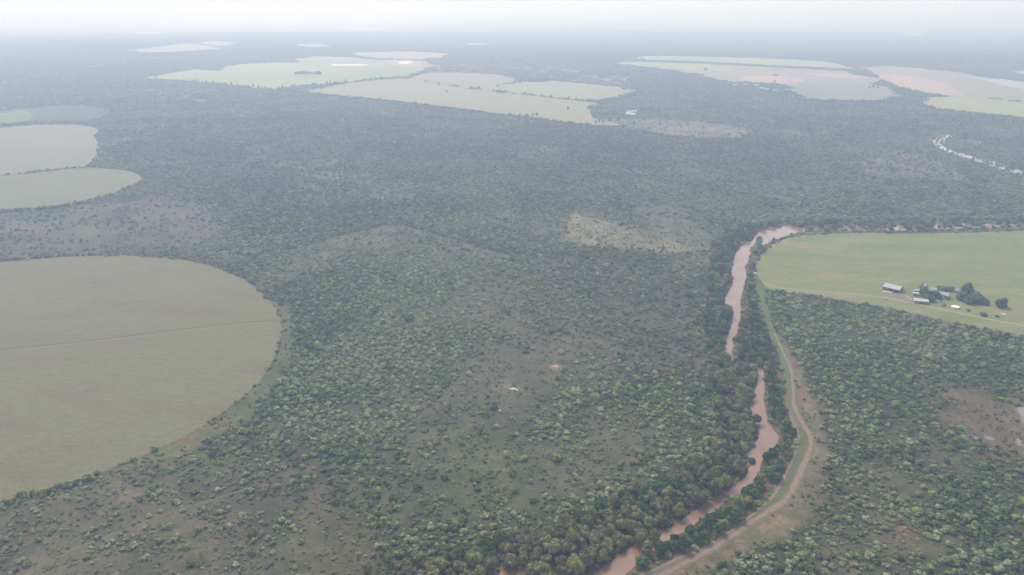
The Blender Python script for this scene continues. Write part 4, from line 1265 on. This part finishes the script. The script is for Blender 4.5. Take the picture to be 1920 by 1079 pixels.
# ------------------------------------------------------------------ sand heaps in the clearing
def heap(name, px, py, r, h, sx, rz, m, label):
    x, y = gp(px, py)
    v, f = [], []
    n, rings = 20, 5
    for k in range(rings):
        q = k / (rings - 1)
        for i in range(n):
            t = 2*math.pi*i/n
            rad_ = r * (1 - q) * (1 + 0.22*math.sin(3*t + px) + 0.12*math.sin(7*t))
            v.append((rad_*math.cos(t)*sx, rad_*math.sin(t), h * (q ** 0.7) * (0.85 + 0.15*math.sin(5*t)) - 0.02))
    for k in range(rings - 1):
        for i in range(n):
            f.append((k*n+i, k*n+(i+1) % n, (k+1)*n+(i+1) % n, (k+1)*n+i))
    o = MB().poly(v, f).build(name, m)
    o.location = (x, y, 0); o.rotation_euler = (0, 0, rz)
    tag(o, label, 'heap', 'heaps of dug earth in the clearing')
M_chalk = soil_material('pale_dug_sand', (0.95,0.97,0.82), (1.25,1.25,1.1), 0.5)
heap('sand_heap', 963, 729.5, 1.7, 0.8, 2.0, R(-35), M_chalk, 'larger whitish sand heap at the end of a reddish trench in the clearing')
heap('sand_heap', 935, 770, 1.1, 0.6, 1.7, R(5), M_chalk, 'small whitish sand heap in the clearing, nearest the viewer')
heap('earth_mound', 1041, 687, 1.5, 0.6, 2.0, 0, soil_material('orange_earth', (0.8,0.5,0.34), (1.15,0.85,0.68), 0.5), 'small orange earth mound in the clearing, farthest from the viewer')
strip('bare_soil', G([(943,723),(950,726),(958,729)]), 1.5, 0.04, M_dirt, 0.5)

# ------------------------------------------------------------------ far farms
def far_building(px, py, rz, L, Wd, h, roof, label, cat='house', name='far_house', group='white-roofed buildings of the far farms'):
    building(name, px, py, rz, L, Wd, h, 1.6, B_white, roof, label, cat, 'door', 0.5, group)
far_building(1183, 216.5, R(-25), 20, 9, 3.5, R_white, 'front wing of the white house in the woods beyond the tan field')
far_building(1186, 211.5, R(20), 20, 9, 3.5, R_white, 'rear wing of the white house in the woods beyond the tan field')
far_building(1177, 214, R(80), 12, 8, 3.5, R_white, 'short left wing of the white house in the woods')
far_building(1428, 167.5, R(-10), 12, 8, 3.5, R_white, 'white-roofed shed left of the brightest one in the far hamlet', 'shed', 'far_shed')
far_building(1437, 169.5, R(-12), 13, 9, 3.5, R_white, 'brightest white-roofed shed in the far hamlet below the red soil', 'shed', 'far_shed')
far_building(1417, 161, R(-10), 16, 8, 3.5, R_grey, 'long grey roof in the middle of the far hamlet')
far_building(1398, 160, R(5), 14, 8, 3.0, R_pink, 'pinkish roof in the left half of the far hamlet')
far_building(1377, 161, R(0), 12, 8, 3.0, R_pink, 'pinkish roof at the left end of the far hamlet')
far_building(1453, 171, R(0), 10, 7, 3.0, R_pink, 'faint pinkish roof right of the brightest shed of the far hamlet')
far_building(1476, 170, R(-5), 13, 7, 3.0, R_grey, 'pale shed at the right end of the far hamlet by the track', 'shed', 'far_shed')
# long white tunnel on the far green field
x, y = gp(657, 124)
e = empty('greenhouse', (x, y, 0.3), R(0)); tag(e, 'long white tunnel greenhouse on the far green field', 'greenhouse')
LN = 145.0
v, f = [], []
for k, xx in enumerate((-LN/2, LN/2)):
    for i in range(9):
        t = math.pi*i/8
        v.append((xx, 11*math.cos(t), 5.0*math.sin(t)))
f = [(i, i+1, 10+i, 9+i) for i in range(8)]
MB().poly(v, f).build('cover', plain('white_plastic', (0.85, 0.85, 0.86), 0.4, 0.4, 0.04), e)
for k in range(2):
    MB().poly(v[k*9:(k+1)*9], [tuple(range(9)) if k == 0 else tuple(range(8, -1, -1))]).build('end_wall', B_white, e)

# ------------------------------------------------------------------ the air
def haze():
    hb = MB().box(-31000, 31000, -31000, 31000, -1.0, CAM_H + 12).build('haze', bpy.data.materials.new('haze_air'))
    m = hb.data.materials[0]
    m.use_nodes = True
    t = m.node_tree
    t.nodes.clear()
    pv = t.nodes.new('ShaderNodeVolumePrincipled')
    pv.inputs['Color'].default_value = (0.60, 0.73, 1.0, 1)
    pv.inputs['Absorption Color'].default_value = (1, 1, 1, 1)
    pv.inputs['Density'].default_value = 3.2e-4
    pv.inputs['Anisotropy'].default_value = 0.30
    out = t.nodes.new('ShaderNodeOutputMaterial')
    t.links.new(pv.outputs[0], out.inputs['Volume'])
    tag(hb, kind='stuff', label='pale blue haze filling the air over the whole plain', cat='haze')
haze()

# banks of low mist lying on the plain several kilometres off, lumpy in outline, thinning to their rims
def mist(x, y, rx, ry, h, dens, label, seed):
    r_ = np.random.default_rng(seed)
    v_, f_ = ICO2
    bm = bmesh.new()
    bmesh.ops.create_icosphere(bm, subdivisions=4, radius=1)
    ph = r_.random(6) * 6.28
    for q in bm.verts:
        a = math.atan2(q.co.y, q.co.x)
        k = 1 + 0.10 * math.sin(2 * a + ph[0]) + 0.08 * math.sin(3 * a + ph[1]) + 0.05 * math.sin(5 * a + ph[2])
        q.co.x *= k; q.co.y *= k
        z = max(q.co.z, 0.0) if q.co.z > 0 else q.co.z * 0.0
        q.co.z = max(z, -0.002) * (0.85 + 0.15 * math.sin(4 * q.co.x + ph[3]) * math.cos(3 * q.co.y + ph[4]))
        q.co = (q.co.x * rx, q.co.y * ry, q.co.z * h + (0.0 if q.co.z > 0 else -0.4))
    me = bpy.data.meshes.new('mist_bank')
    bm.to_mesh(me); bm.free()
    m = bpy.data.materials.new('mist_air')
    m.use_nodes = True
    t = m.node_tree
    t.nodes.clear()
    pv = t.nodes.new('ShaderNodeVolumePrincipled')
    pv.inputs['Color'].default_value = (0.92, 0.95, 1.0, 1)
    pv.inputs['Absorption Color'].default_value = (1, 1, 1, 1)
    pv.inputs['Density'].default_value = dens
    pv.inputs['Anisotropy'].default_value = 0.30
    out = t.nodes.new('ShaderNodeOutputMaterial')
    t.links.new(pv.outputs[0], out.inputs['Volume'])
    me.materials.append(m)
    o = link('mist_bank', me)
    o.location = (x, y, 0)
    tag(o, label, 'mist', kind='stuff')
mist(1800, 10500, 5200, 5200, 265, 2.2e-4, 'white low mist bank over the far plain at the top centre and right', 4)
mist(500, 11200, 9500, 7600, 255, 2.3e-4, 'faint veil of mist thinning toward the viewer over the far fields', 12)
mist(-5000, 9500, 5000, 6000, 265, 2.2e-4, 'thin white mist bank over the far plain at the top left', 8)
